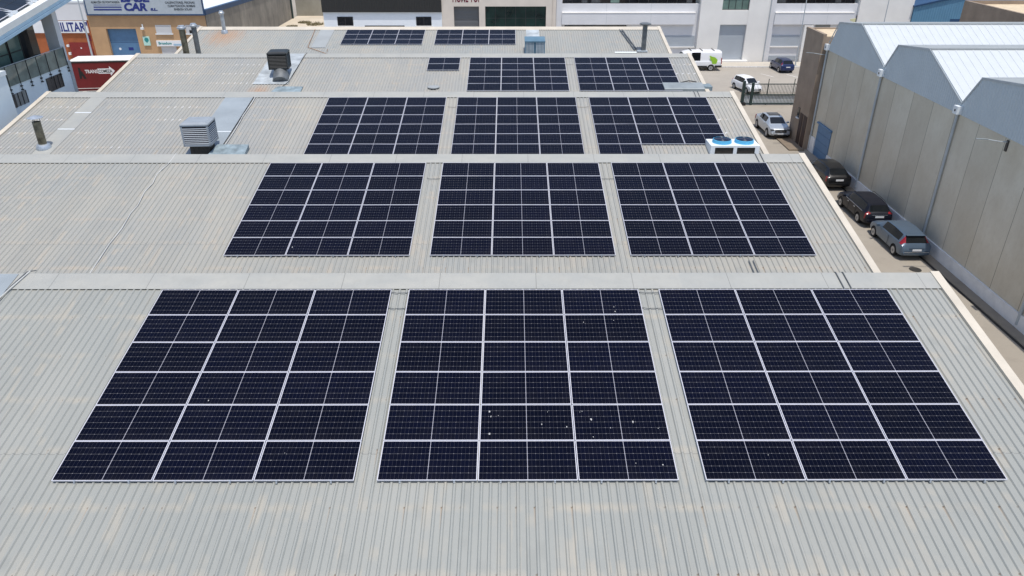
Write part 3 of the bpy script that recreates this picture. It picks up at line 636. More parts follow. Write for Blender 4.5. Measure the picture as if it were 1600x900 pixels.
# ---------------------------------------------------------------- shed on the right
XS = 24.47
sh = thing('industrial_shed', 'large precast concrete shed with grey gables and white sawtooth roofs', 'shed', (XS, 45, 0))
bays = []
for k in range(6):
    d = -9.41 * (k - 1); bays.append(dict(v0=49.41 + d, p1=48.19 + d, p2=44.53 + d, v1=40.0 + d))
YB = 59.0; YE = bays[-1]['v1']
obj('wall', MB().box(XS, 75, YE, YB, 0, 7.93), 'shed_wall', sh)
obj('plinth', MB().box(XS - .10, XS, YE, 55.15, 0, .73), 'plinth', sh); obj('plinth', MB().box(XS - .10, XS, 57.85, YB + .05, 0, 1.2), 'plinth', sh)
for k, bb in enumerate(bays):
    zv = 8.46; prof = [(bb['v0'], 7.93), (bb['v0'], zv if k else 8.0), (bb['p1'], 10.06), (bb['p2'], 10.46), (bb['v1'], zv), (bb['v1'], 7.93)]
    obj('gable', MB().prism(prof, 0, XS - .03, XS + .25), 'shed_clad', sh)
    m = MB()
    m.prism([(bb['p2'] + .0, 10.46), (bb['p2'] + .0, 10.54), (bb['v1'] + .0, zv + .08), (bb['v1'], zv - .1)], 0, XS + .06, 75)
    rf = obj('roof', m, 'shed_roof', sh)
    m = MB(); nx = 70; sl_ = (bb['v1'] - bb['p2'])
    for q in range(100):
        xa = XS + .40 + q * .50
        m.prism([(bb['p2'] - .02, 10.53), (bb['p2'] - .02, 10.549), (bb['v1'] + .25, zv + .199), (bb['v1'] + .25, zv + .18)], 0, xa, xa + .07)
    obj('roof_rib', m, 'shed_roof', rf)
    obj('ridge_cap', MB().prism([(bb['p1'] + .0, 10.06), (bb['p1'], 10.16), (bb['p2'] - .1, 10.60), (bb['p2'] - .1, 10.45)], 0, XS - .02, 75), 'flat_sheet', rf)
    obj('north_face', MB().prism([(bb['v0'] - .02, zv - .2), (bb['v0'] - .02, zv + .0), (bb['p1'] + .0, 10.05), (bb['p1'] - .15, 10.05)], 0, XS + .26, 75), 'lightgrey_wall', rf)
    obj('verge_trim', MB().prism([(bb['v0'], zv - .05), (bb['v0'] + .02, zv + .07), (bb['p1'] + .05, 10.16), (bb['p2'] - .02, 10.58), (bb['v1'], zv + .10), (bb['v1'], zv - .02), (bb['p2'], 10.46), (bb['p1'], 10.05)], 0, XS - .06, XS - .03), 'pipe_grey', rf)
for y in [YB - .25] + [bb['v1'] for bb in bays[:-1]]:
    dp = obj('downpipe', MB().tube([(XS - .10, y, .2), (XS - .10, y, 7.95)], .075, 10), 'pipe_grey', sh, smooth=True)
    obj('hopper', MB().box(XS - .30, XS - .035, y - .20, y + .20, 7.95, 8.38), 'white_paint', dp)
    obj('hopper_outlet', MB().lathe([(.07, -.005), (.07, .0)], 10, (XS - .30, y, 8.15), 'x'), 'trim_black', dp)
d = obj('door', MB().box(XS - .05, XS - .002, 55.2, 57.8, 0, 2.5), 'blue_door', sh)
obj('lintel', MB().box(XS - .16, XS - .01, 55.1, 57.9, 2.505, 2.62), 'blue_door', d)
m = MB()
for z in (.62, 1.25, 1.88): m.box(XS - .06, XS - .052, 55.22, 57.78, z, z + .015)
obj('seam', m, 'blue_trim', d)
for (y, z, lab) in ((35.4, 7.75, 'white wall lamp on a long arm, nearer one on the concrete shed'), (58.85, 7.55, 'white wall lamp on a long arm, farther one by the brown building')):
    t = thing('wall_lamp', lab, 'wall lamp', (XS, y, z), 0, 'lamp arms on the shed wall')
    obj('arm', MB().tube([(XS, y, z), (XS - .5, y, z + .05), (XS - 1.1, y + .05, z + .14)], .025, 6), 'pipe_grey', t)
    obj('lamp_head', MB().prism([(XS - 1.65, z + .17), (XS - 1.05, z + .12), (XS - 1.05, z + .17), (XS - 1.65, z + .20)], 1, y - .05, y + .06), 'duct_grey', t)
    obj('bracket', MB().box(XS - .06, XS - .001, y - .08, y + .08, z - .45, z + .1), 'alu_dark', t)
# brown annex
t = thing('brick_annex', 'narrow tall brown brick block at the far end of the shed', 'building', (24.0, 60.9, 0))
obj('wall', MB().box(24.0, 42, 59.02, 62.7, 0, 8.85), 'brown_brick', t)
obj('roof', MB().box(24.25, 41.9, 59.04, 62.5, 8.853, 8.90), 'beige_roof', t)
obj('parapet', MB().box(23.98, 24.25, 59.03, 62.72, 8.853, 9.06).box(24.25, 42, 62.5, 62.72, 8.853, 9.0), 'brown_brick', t)
w_ = obj('window', MB().box(23.95, 23.998, 60.95, 61.35, 2.1, 2.9), 'glass_dark', t); obj('sill', MB().box(23.88, 23.995, 60.9, 61.4, 2.0, 2.08), 'white_paint', w_)
obj('door', MB().box(23.96, 23.998, 60.05, 60.7, 0, 2.6), 'brown_door', t); obj('door', MB().box(23.96, 23.998, 59.15, 59.85, 0, 2.6), 'brown_door', t)
# fence and gate at the alley's far end
t = thing('sliding_gate', 'dark green metal bar gate across the alley end', 'gate', (22.9, 73.5, 0))
obj('post', MB().box(22.85, 23.10, 73.4, 73.65, 0, 2.35), 'fence_green', t); obj('post', MB().box(23.75, 23.97, 73.4, 73.62, 0, 2.2), 'fence_green', t)
obj('rail', MB().box(23.1, 29.3, 73.46, 73.52, 2.02, 2.10).box(23.1, 29.3, 73.44, 73.54, .98, 1.06).box(23.1, 29.3, 73.44, 73.54, .10, .20), 'fence_green', t)
m = MB()
for k in range(44): x = 23.15 + k * .14; m.box(x, x + .03, 73.48, 73.51, .2, 2.02)
obj('bars', m, 'fence_green', t)
for x in (25.35, 27.9): obj('post', MB().box(x, x + .06, 73.54, 73.60, 0, 2.55), 'fence_green', t)
obj('lower_panel', MB().box(23.12, 29.3, 73.53, 73.545, .2, .98), 'white_paint', t)
obj('wheel_guard', MB().box(22.75, 23.3, 73.2, 73.75, 0, .28), 'trim_black', t)

# ---------------------------------------------------------------- buildings across the far street
YF = 94.5
def win(parent, x0, x1, z0, z1, glass, nm=2, y=YF, rec=.18, frame='alu_dark', sill=None, name='window'):
    """a recessed opening standing 3 mm proud of the wall: reveal, mullions, glass"""
    wd = obj(name, MB().box(x0, x1, y - .012, y + .0, z0, z1), glass, parent)
    m = MB().box(x0, x0 + .06, y - .05, y - .013, z0, z1).box(x1 - .06, x1, y - .05, y - .013, z0, z1).box(x0 + .06, x1 - .06, y - .05, y - .013, z0, z0 + .06).box(x0 + .06, x1 - .06, y - .05, y - .013, z1 - .06, z1)
    for k in range(1, nm): xx = x0 + (x1 - x0) * k / nm; m.box(xx - .03, xx + .03, y - .05, y - .013, z0 + .06, z1 - .06)
    obj('frame', m, frame, wd)
    if nm > 6:
        rq = random.Random(int(x0 * 10))
        for k in range(nm):
            if rq.random() < .45:
                xa = x0 + (x1 - x0) * k / nm; hh = rq.choice((.0, .3, .6))
                obj('blind', MB().box(xa + .04, xa + (x1 - x0) / nm * rq.choice((.6, .96)), y - .0128, y - .0122, z0 + .07 + hh, z1 - .07), rq.choice(('glass_pale', 'blind_dim', 'blind_dim')), wd)
    if sill: obj('sill', MB().box(x0 - .12, x1 + .12, y - .14, y - .001, z0 - .14, z0 - .02), sill, wd)
    return wd
# white building: piers in front, bays set back
wb = thing('office_building', 'large white building of broad piers and ribbon windows on the far street', 'building', (25, YF, 0))
ZT = 10.5
def piers(x0, x1): return MB().box(x0, x1, YF, YF + 3, 0, ZT)
obj('wall', MB().box(22.95, 25.55, YF, YF + 4, 0, ZT), 'white_wall', wb)
obj('wall', MB().box(28.80, 31.42, YF, YF + 4, 0, ZT), 'white_wall', wb)
obj('wall', MB().box(25.55, 28.80, YF + .04, YF + 4, 4.5, 6.17), 'white_wall', wb)
d = obj('roller_door', MB().box(25.55, 28.80, YF + .35, YF + .5, .12, 4.5), 'pale_roller', wb)
obj('step', MB().box(24.9, 29.4, YF - .35, YF + .34, .12, .30), 'white_wall', wb)
win(wb, 25.55, 28.80, 6.17, 8.2, 'glass_pale', 4, YF + .3)
obj('wall', MB().box(25.55, 28.80, YF + .05, YF + 4, 8.2, ZT), 'white_wall', wb)
for (x0, x1, nm) in ((5.55, 22.95, 3), (31.42, 42.2, 3)):
    yb = YF + .55
    obj('wall', MB().box(x0, x1, yb, yb + 3.5, 0, 6.85), 'lightgrey_wall', wb)
    obj('ledge', MB().box(x0 + .7, x1 - .5, yb - .42, yb - .003, 4.5, 5.82), 'lightgrey_wall', wb)
    obj('ledge_top', MB().box(x0 + .7, x1 - .5, yb - .46, yb - .003, 5.823, 5.90), 'white_wall', wb)
    win(wb, x0 + .75, x1 - .5, 6.86, 8.4, 'glass_dark', int((x1 - x0) / 1.2), yb + .2)
    obj('wall', MB().box(x0, x1, yb + .02, yb + 3.5, 8.4, ZT), 'lightgrey_wall', wb)
    m = MB()
    for q in range(1, nm): xx = x0 + .7 + (x1 - x0 - 1.2) * q / nm; m.box(xx - .012, xx + .012, yb - .425, yb - .42, 4.5, 5.8).box(xx - .012, xx + .012, yb - .008, yb - .003, 5.9, 6.85)
    obj('panel_joint', m, 'pipe_grey', wb)
    obj('pier', MB().box(x0, x0 + .7, YF + .3, yb - .003, 0, ZT), 'lightgrey_wall', wb)
obj('shutter', MB().box(17.5, 22.7, YF + .50, YF + .55, 1.85, 3.15), 'pale_roller', wb); obj('shutter', MB().box(31.5, 35.65, YF + .50, YF + .55, 1.9, 3.2), 'pale_roller', wb)
obj('sill', MB().box(17.4, 22.8, YF + .36, YF + .548, 1.72, 1.84), 'white_wall', wb); obj('sill', MB().box(31.42, 35.8, YF + .36, YF + .548, 1.77, 1.89), 'white_wall', wb)
obj('grille', MB().box(31.45, 35.6, YF + .50, YF + .55, .2, .75), 'pale_roller', wb); obj('window', MB().box(6.6, 14.2, YF + .50, YF + .546, 2.6, 4.36), 'glass_dark', wb)
obj('window', MB().box(37.4, 39.2, YF + .50, YF + .546, 4.0, 4.5), 'shutter_grey', wb)
obj('pier', MB().box(35.9, 37.0, YF + .05, YF + .547, 0, 4.4), 'white_wall', wb)
obj('downpipe', MB().tube([(31.38, YF - .07, .12), (31.38, YF - .07, 10)], .06, 8), 'pipe_grey', wb)
obj('pier', MB().box(42.2, 48.7, YF + .2, YF + 3.6, 0, ZT), 'white_wall', wb)
# street lamp in front
for (x, y, lab) in ((34.65, 92.1, 'tall thin grey street lamp before the white building'), (44.3, 92.1, 'thin grey street lamp rising behind the white shed roof')):
    t = thing('street_lamp', lab, 'street lamp', (x, y, .12))
    obj('pole', MB().tube([(x, y, .12), (x, y, 1.2), (x, y, 9.2)], [.09, .07, .045], 8), 'pipe_grey', t); obj('base_plate', MB().box(x - .18, x + .18, y - .18, y + .18, .12, .16), 'pipe_grey', t)
    obj('lamp_head', MB().tube([(x, y, 9.15), (x - .3, y - .9, 9.4), (x - .4, y - 1.4, 9.42)], [.05, .06, .12], 8), 'pipe_grey', t)
t = thing('sign_post', 'slim post with small pale yellow panel behind the white shed ridge', 'sign post', (41.0, 92.3, .12))
obj('pole', MB().tube([(41.0, 92.3, .12), (41.0, 92.3, 5.9)], .05, 6), 'alu_dark', t); obj('sign_panel', MB().prism([(40.35, 5.25), (40.93, 5.1), (40.93, 5.55), (40.3, 5.45)], 1, 92.26, 92.34), 'pale_yellow', t)
# beige building
t = thing('shop_building', 'beige plastered building with grey roller door and dark green glazing', 'building', (-1, YF, 0))
obj('wall', MB().box(-8.3, -6.85, YF, YF + 4, 0, ZT).box(-3.8, -3.06, YF, YF + 4, 0, 6.6).box(4.3, 5.5, YF, YF + 4, 0, ZT).box(-6.85, 4.3, YF, YF + 4, 6.6, ZT), 'beige_wall', t)
obj('roller_door', MB().box(-6.85, -3.8, YF + .40, YF + .5, 0, 6.6), 'grey_roller', t)
wd = obj('window', MB().box(-3.06, 4.3, YF + .32, YF + .45, 1.0, 6.6), 'glass_green', t)
m = MB()
for k in range(7): xx = -3.06 + 7.36 * k / 6; m.box(xx - .03, xx + .03, YF + .28, YF + .318, 1.0, 6.6)
for z in (2.6, 3.9, 5.2): m.box(-3.06, 4.3, YF + .275, YF + .277, z, z + .05)
obj('frame', m, 'alu_dark', wd); obj('wall', MB().box(-3.06, 4.3, YF + .2, YF + 4, 0, 1.0), 'beige_wall', t)
obj('downpipe', MB().tube([(5.1, YF - .06, .1), (5.1, YF - .06, 10)], .05, 8), 'beige_wall', t)
obj('sign_letters', wall_text('HOME TOP', -6.95, YF - .01, 7.12, .95, 3.4, .03), 'crimson', t)
# black and white building
t = thing('showroom_building', 'white building with black ribbed cladding above and two small windows', 'building', (-15.5, YF, 0))
obj('wall', MB().box(-22.65, -8.32, YF, YF + 14, 0, 5.97), 'white_ice', t); obj('cladding', MB().box(-22.7, -8.32, YF - .22, YF + 14, 5.973, ZT), 'black_clad', t)
win(t, -21.0, -19.1, 4.41, 5.44, 'glass_dark', 2, frame='alu_dark', sill='white_wall'); win(t, -11.45, -9.6, 4.41, 5.44, 'glass_dark', 2, frame='alu_dark', sill='white_wall')
obj('window', MB().box(-17.75, -12.9, YF - .012, YF, 3.2, 4.42), 'glass_dark', t)
# tan plumbing-supply building with the big silver sign
t = thing('supply_store', 'tan store with a big silver sign, blue roller door and stained side wall', 'building', (-44, YF, 0))
obj('wall', MB().box(-51.25, -49.37, YF, YF + 6, 0, 5.6).box(-49.37, -45.72, YF, YF + 6, 4.05, 5.6).box(-45.72, -37.0, YF, YF + 6, 0, 5.6), 'tan_brick', t)
d = obj('roller_door', MB().box(-49.37, -45.72, YF + .38, YF + .5, 0, 4.05), 'blue_door', t)
obj('seam', MB().box(-49.37, -45.72, YF + .372, YF + .378, 2.36, 2.40), 'blue_trim', d)
obj('notice', MB().box(-47.3, -46.7, YF + .37, YF + .378, 1.45, 1.80), 'navy', d); obj('notice', MB().lathe([(.15, 0), (.15, .006)], 12, (-48.35, YF + .372, 1.62), 'y'), 'sign_white', d)
win(t, -43.25, -41.35, 3.52, 4.49, 'white_shutter', 1, frame='white_shutter', sill='white_paint'); win(t, -39.6, -37.75, 3.52, 4.49, 'white_shutter', 1, frame='white_shutter', sill='white_paint')
obj('window', MB().box(-39.2, -38.2, YF - .06, YF - .013, 3.52, 3.9), 'glass_dark', t)
win(t, -43.05, -41.2, .6, 1.95, 'white_shutter', 1, frame='white_shutter')
sg = obj('sign_board', MB().box(-50.9, -37.0, YF - .30, YF - .003, 5.78, 8.2), 'sign_grey', t)
obj('sign_border', MB().box(-51.02, -36.9, YF - .33, YF - .002, 5.62, 5.777).box(-51.02, -50.9, YF - .33, YF - .002, 5.777, 8.2).box(-37.0, -36.9, YF - .33, YF - .002, 5.777, 8.2), 'blue_trim', sg)
ys = YF - .305
m = MB()
for z, h in ((6.20, .17), (6.51, .13), (6.80, .045)): m.box(-50.05 + (6.2 - z) * -.15, -46.7 + (6.2 - z) * -.15, ys - .008, ys, z, z + h)
obj('sign_stripe', m, 'navy', sg)
obj('sign_letters', wall_text('CAR', -46.35, ys, 6.20, .82, 2.75, .055, .12), 'navy', sg)
obj('sign_letters', wall_text('BASE', -46.6, ys, 7.20, .82, 3.55, .055, .12), 'navy', sg)
obj('sign_letters', wall_text('S.L.', -43.25, ys, 6.20, .25, .85, .025, .12), 'navy', sg)
obj('sign_letters', wall_text('ALMAC\u00c9N DE FONTANER\u00cdA', -50.2, ys, 7.02, .24, 3.45, .006), 'charcoal', sg)
for s_, z, x, wd_ in (('CALEFACTORES, PISCINAS', 6.98, -41.35, 3.55), ('CLIMATIZACI\u00d3N, BOMBAS', 6.60, -41.1, 3.30), ('ENERG\u00cdA SOLAR', 6.22, -40.4, 2.15)):
    obj('sign_letters', wall_text(s_, x, ys, z, .23, wd_, .006), 'charcoal', sg)
pb = obj('small_sign', MB().box(-45.05, -44.25, YF - .12, YF - .003, 2.1, 3.15), 'mint', t)
obj('sign_logo', MB().lathe([(.26, 0), (.26, .008)], 20, (-44.62, YF - .13, 2.78), 'y').add([(-44.8, YF - .125, 2.62), (-44.5, YF - .125, 2.58), (-44.62, YF - .125, 2.38)], [(0, 1, 2)]), 'teal', pb)
pb = obj('small_sign', MB().box(-43.45, -39.6, YF - .20, YF - .003, 2.02, 2.68), 'sign_white', t)
obj('sign_letters', wall_text('Brosdum', -43.2, YF - .204, 2.24, .30, 1.6, .01), 'teal', pb); obj('sign_stripe', MB().box(-41.4, -40.35, YF - .207, YF - .2, 2.1, 2.32), 'eave_blue', pb)
obj('sign_logo', MB().lathe([(.13, 0), (.13, .008)], 12, (-40.05, YF - .21, 2.48), 'y').lathe([(.10, 0), (.10, .008)], 12, (-39.85, YF - .21, 2.25), 'y'), 'navy', pb)
lm = obj('floodlight', MB().box(-44.95, -44.6, YF - .35, YF - .1, 4.0, 4.25), 'white_paint', t); obj('bracket', MB().box(-44.82, -44.72, YF - .10, YF - .003, 4.02, 4.6), 'white_paint', lm)
obj('side_wall', MB().prism([(YF + .02, 0), (132, 0), (132, 4.75), (111.5, 5.2), (YF + .02, 5.75)], 0, -37.3, -36.9), 'old_wall', t)
rf = obj('roof', MB().prism([(YF + .6, 5.75), (132, 4.85), (132, 5.0), (YF + .6, 5.95)], 0, -56, -37.35), 'white_paint', t)
obj('roof_trim', MB().prism([(YF + .02, 5.62), (132, 4.62), (132, 5.15), (YF + .02, 6.2)], 0, -37.34, -36.82), 'blue_trim', rf)
t = thing('yard_wall', 'weathered pale concrete wall closing the small yard', 'wall', (-30, 134.8, 0)); obj('wall', MB().box(-36.85, -20, 134.8, 135.2, 0, 5), 'yard_wall', t); obj('coping', MB().box(-36.85, -20, 134.7, 135.3, 5, 5.1), 'pave', t)
single('gutter_post', MB().tube([(-36.75, 131.8, 0), (-36.75, 131.8, 5)], .16, 8), M['fence_green'], 'mossy dark pipe in the corner of the yard wall', 'pipe')
rnd = random.Random(11)
for k, (x, y, s) in enumerate(((-31.5, 125.0, .9), (-33.6, 127.0, .7), (-34.6, 122.8, .6))):
    m = MB(); lab = ['low dry grass clump in the yard beside the white building', 'small dry weed clump farther back in the yard', 'tiny dark weed clump at the yard wall foot'][k]
    for q in range(240):
        a = rnd.uniform(0, 6.28); rr = s * 1.5 * math.sqrt(rnd.random()); cx, cy = x + rr * math.cos(a), y + rr * math.sin(a); h = s * .4 * rnd.random() + .08; dx, dy = rnd.uniform(-.15, .15), rnd.uniform(-.15, .15)
        m.add([(cx - .05, cy, .006), (cx + .05, cy, .006), (cx + dx, cy + dy, h)], [(0, 1, 2)])
    single('weed_clump', m, mat('dry_weed_%s' % 'abc'[k], (.20, .17, .09), .9, var=.3), lab, 'weeds', base=(x, y, 0))
# orange building
t = thing('orange_store', 'orange store with white lettered sign and dark red door', 'building', (-53, YF, 0))
obj('wall', MB().box(-64, -51.28, YF + .02, YF + 6, 0, 5.05), 'orange', t)
obj('fascia', MB().box(-64, -51.28, YF - .05, YF + 6, 5.053, 7.05), 'lightgrey_wall', t); obj('coping', MB().box(-64, -51.2, YF - .1, YF + 6, 7.053, 7.25), 'white_paint', t)
sb = obj('sign_board', MB().box(-60.5, -51.45, YF - .14, YF + .017, 3.58, 4.98), 'sign_white', t)
def serif_text(s, x, y, z, h, w, navy):
    """roman capitals: sans strokes plus slab serifs at stem feet and heads"""
    m = wall_text(s, x, y, z, h, w, .02); return m
obj('sign_letters', wall_text('"MILITAR"', -55.9, YF - .145, 3.78, 1.02, 4.5, .035), 'navy', sb)
x = -55.6
m = MB()
for xx in (-54.72, -54.28, -53.72, -53.28): m.box(xx - .14, xx + .16, YF - .152, YF - .142, 3.78, 3.85)
obj('letter_serif', m, 'navy', sb)
d = obj('roller_door', MB().box(-54.3, -51.55, YF - .02, YF + .018, 0, 2.45), 'red_door', t); obj('handle', MB().box(-53.0, -52.85, YF - .05, YF - .021, 1.70, 1.86), 'sign_white', d)
obj('small_sign', MB().box(-51.95, -51.45, YF - .04, YF + .017, 2.6, 3.3), 'crimson', t)
obj('wall_lamp', MB().box(-54.55, -54.3, YF - .25, YF + .017, 1.95, 2.2), 'white_paint', t); obj('wall_lamp', MB().box(-54.55, -54.3, YF - .25, YF + .017, 1.0, 1.3), 'white_paint', t)
t = thing('street_lamp', 'pale grey lamp post before the orange store', 'street lamp', (-50.9, 92.8, .12)); obj('pole', MB().tube([(-50.9, 92.8, .12), (-50.9, 92.8, 8.6)], [.13, .06], 8), 'pipe_grey', t); obj('lamp_head', MB().tube([(-50.9, 92.8, 8.55), (-50.9, 91.6, 8.8), (-50.9, 91.1, 8.8)], [.05, .06, .12], 8), 'pipe_grey', t)
# blue warehouse and brown block at the right
t = thing('blue_warehouse', 'blue ribbed metal warehouse behind the white shed roofs', 'warehouse', (60, YF, 0))
obj('wall', MB().prism([(48.75, 0), (85, 0), (85, 9.0), (62, 9.4), (48.75, 6.5)], 1, YF, YF + 30), 'blue_clad', t)
obj('roof', MB().prism([(48.6, 6.52), (48.6, 6.70), (62, 9.62), (85, 9.2), (85, 9.02), (62, 9.42)], 1, YF - .15, YF + 30), 'blue_trim', t)
obj('window', MB().box(53.4, 58.2, YF - .012, YF, 4.2, 5.15), 'blue_trim', t)
t = thing('brown_block', 'brown brick block with sandy flat roof at top right', 'building', (52, 78, 0))
obj('wall', MB().box(46.2, 62, 70.0, 80, 0, 8.6), 'brown_brick', t); obj('roof', MB().box(46.5, 61.7, 70.3, 79.7, 8.602, 8.66), 'beige_roof', t); obj('parapet', MB().box(46.2, 62, 79.7, 80, 8.602, 9.0).box(46.2, 46.5, 70, 79.7, 8.602, 9.0), 'brown_brick', t)

# ---------------------------------------------------------------- building on the left
lb = thing('balcony_building', 'white building with dark glazed balcony and thick striped eave at left', 'building', (-33, 50, 0))
XW = -31.0
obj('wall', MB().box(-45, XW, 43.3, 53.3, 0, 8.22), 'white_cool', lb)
obj('pillar', MB().box(-31.85, XW - .03, 52.85, 53.4, 8.223, 11.6), 'lightgrey_wall', lb)
obj('corner_trim', MB().box(-31.15, XW + .05, 53.1, 53.45, 0, 8.215), 'pipe_grey', lb)
obj('glazing', MB().box(-45, -32.6, 43.3, 53.0, 8.223, 11.0), 'glass_dark', lb)
for (ya, yb) in ((46.0, 47.5), (48.2, 49.5), (49.7, 51.0)):
    wd = obj('window', MB().box(-32.598, -32.56, ya, yb, 8.3, 10.4), 'glass_pale', lb)
    obj('frame', MB().box(-32.56, -32.52, ya - .06, ya, 8.3, 10.4).box(-32.56, -32.52, yb, yb + .06, 8.3, 10.4).box(-32.56, -32.52, ya, yb, 9.35, 9.41), 'alu_dark', wd)
rl = obj('balustrade', MB().box(XW + .03, XW + .05, 43.4, 53.05, 8.0, 9.15), 'tinted_rail', lb)
obj('handrail', MB().tube([(XW + .04, 43.4, 9.2), (XW + .04, 53.05, 9.2)], .028, 6), 'pipe_grey', rl)
for k in range(9):
    y = 44.0 + k * 1.12; ps = obj('post', MB().box(XW + .055, XW + .085, y - .018, y + .018, 7.55, 9.2), 'alu_dark', rl)
    
    for zz in (7.55, 7.78): obj('bracket', MB().box(XW + .003, XW + .13, y - .06, y + .06, zz, zz + .07), 'alu_dark', ps)
for (ya, yb, za, zb, m1, m2) in ((45.9, 47.65, 6.7, 7.5, 'shutter_grey', 'shutter_brown'), (50.1, 51.95, 6.75, 7.65, 'shutter_brown', 'shutter_brown')):
    wd = obj('window', MB().box(XW, XW + .02, ya, yb, za, zb), m1, lb); obj('shutter', MB().box(XW + .021, XW + .05, ya, ya + .55, za, zb), m2, wd)
    m = MB()
    for k in range(5): y = ya + (yb - ya) * k / 4; m.box(XW + .021, XW + .055, y - .02, y + .02, za, zb)
    obj('frame', m, 'alu_dark', wd)
# sloping roof rising away: outer edge at x=-29.9
def ez(y): return 10.62 + (y - 44.8) * .165
def eave(y0, y1, xa, xb, o0, o1): return MB().prism([(y0, ez(y0) + o0), (y1, ez(y1) + o0), (y1, ez(y1) + o1), (y0, ez(y0) + o1)], 0, xa, xb)
rf = obj('roof', eave(36, 60, -48, -30.35, -.10, .78), 'eave_white', lb)
obj('eave_edge', eave(36, 60.02, -30.347, -30.0, .42, .80), 'eave_white', rf)
obj('gutter', eave(36, 60.01, -30.347, -29.95, .02, .20), 'eave_blue', rf); obj('gutter', eave(36, 60.01, -30.347, -29.98, .23, .40), 'eave_blue', rf)
obj('soffit', eave(36, 59.9, -32.6, -30.36, -.16, -.103), 'soffit', rf)
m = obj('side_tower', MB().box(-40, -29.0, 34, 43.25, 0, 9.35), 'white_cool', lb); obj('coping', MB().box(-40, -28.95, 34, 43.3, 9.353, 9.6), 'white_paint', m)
# tilted panels on that roof
kk = 0
for r_, xp in enumerate((-31.7, -34.3)):
    for c_ in range(5):
        y = 44.6 + c_ * 2.35; z = ez(y) + .80
        t = thing('tilted_panel', 'dark tilted solar panel on the striped eave roof, %s from the front, %s row' % (['nearest', 'second', 'third', 'fourth', 'fifth'][c_], ['edge', 'inner'][r_]), 'solar panel', (xp, y, z), 0, 'tilted solar panels on the left building')
        mx = Matrix.Translation((xp, y, z + .42)) @ Matrix.Rotation(R(9.4), 4, 'X') @ Matrix.Rotation(R(14), 4, 'Y')
        fr = obj('frame', rect_ring(1.15, 1.05, .03, -.035, .002).xf(mx), 'frame', t)
        m = MB().box(-1.12, 1.12, -1.02, 1.02, -.03, -.002).xf(mx); obj('cell_sheet', m, 'glass_dark', t)
        obj('grid', MB().box(-1.1, 1.1, -.012, .012, .003, .004).box(-.4, -.38, -1.0, 1.0, .005, .006).box(.36, .38, -1.0, 1.0, .005, .006).xf(mx), 'alu_dark', t)
        for yy in (y - .9, y + .9):
            rk = obj('rack', MB().tube([(xp - 1.0, yy, z + (yy - y) * .165), (xp + 1.0, yy, z + (yy - y) * .165)], .025, 5).tube([(xp - 1.0, yy, z + (yy - y) * .165), (xp - 1.0, yy, z + .6 + (yy - y) * .165)], .025, 5).tube([(xp + .35, yy, z + (yy - y) * .165), (xp + .5, yy, z + .25 + (yy - y) * .165)], .025, 5), 'galv', t)
            obj('ballast', MB().box(xp + .55, xp + 1.15, yy - .18, yy + .18, z + (yy - y) * .165 - .02, z + .16 + (yy - y) * .165), 'white_paint', rk)

# ---------------------------------------------------------------- vehicles
def wheel(parent, x, y, r, side, rimm='rim', wdt=.21):
    t = obj('wheel', MB().lathe([(q, side * h) for q, h in ((r * .66, -wdt / 2), (r * .92, -wdt / 2), (r, -wdt * .33), (r, wdt * .33), (r * .92, wdt / 2), (r * .66, wdt / 2), (r * .60, wdt * .2), (r * .60, wdt * .1))], 26, (x, y, r), 'x'), 'tyre', parent, False, smooth=True)
    m = MB(); xo = x + side * wdt * .40
    m.lathe([(r * .66, -.02), (r * .66, .02), (r * .58, .02), (r * .56, -.01)], 26, (xo, y, r), 'x')
    for k in range(7):
        a = k * 2 * math.pi / 7; ca, sa = math.cos(a), math.sin(a)
        def P(rr, tt, dx): return (xo + side * dx, y + rr * ca - tt * sa, r + rr * sa + tt * ca)
        m.add([P(.05, -.035, .01), P(r * .60, -.028, .01), P(r * .60, .028, .01), P(.05, .035, .01), P(.05, -.035, -.03), P(r * .60, -.028, -.03), P(r * .60, .028, -.03), P(.05, .035, -.03)],
              [(0, 1, 2, 3), (7, 6, 5, 4), (0, 4, 5, 1), (1, 5, 6, 2), (2, 6, 7, 3), (3, 7, 4, 0)])
    m.lathe([(.07, -.02), (.06, .02)], 12, (xo, y, r), 'x')
    obj('rim', m, rimm, t, False)
    obj('hub_disc', MB().lathe([(r * .6, -.004), (r * .6, .004)], 20, (x + side * wdt * .24, y, r), 'x'), 'hub', t, False)
    return t

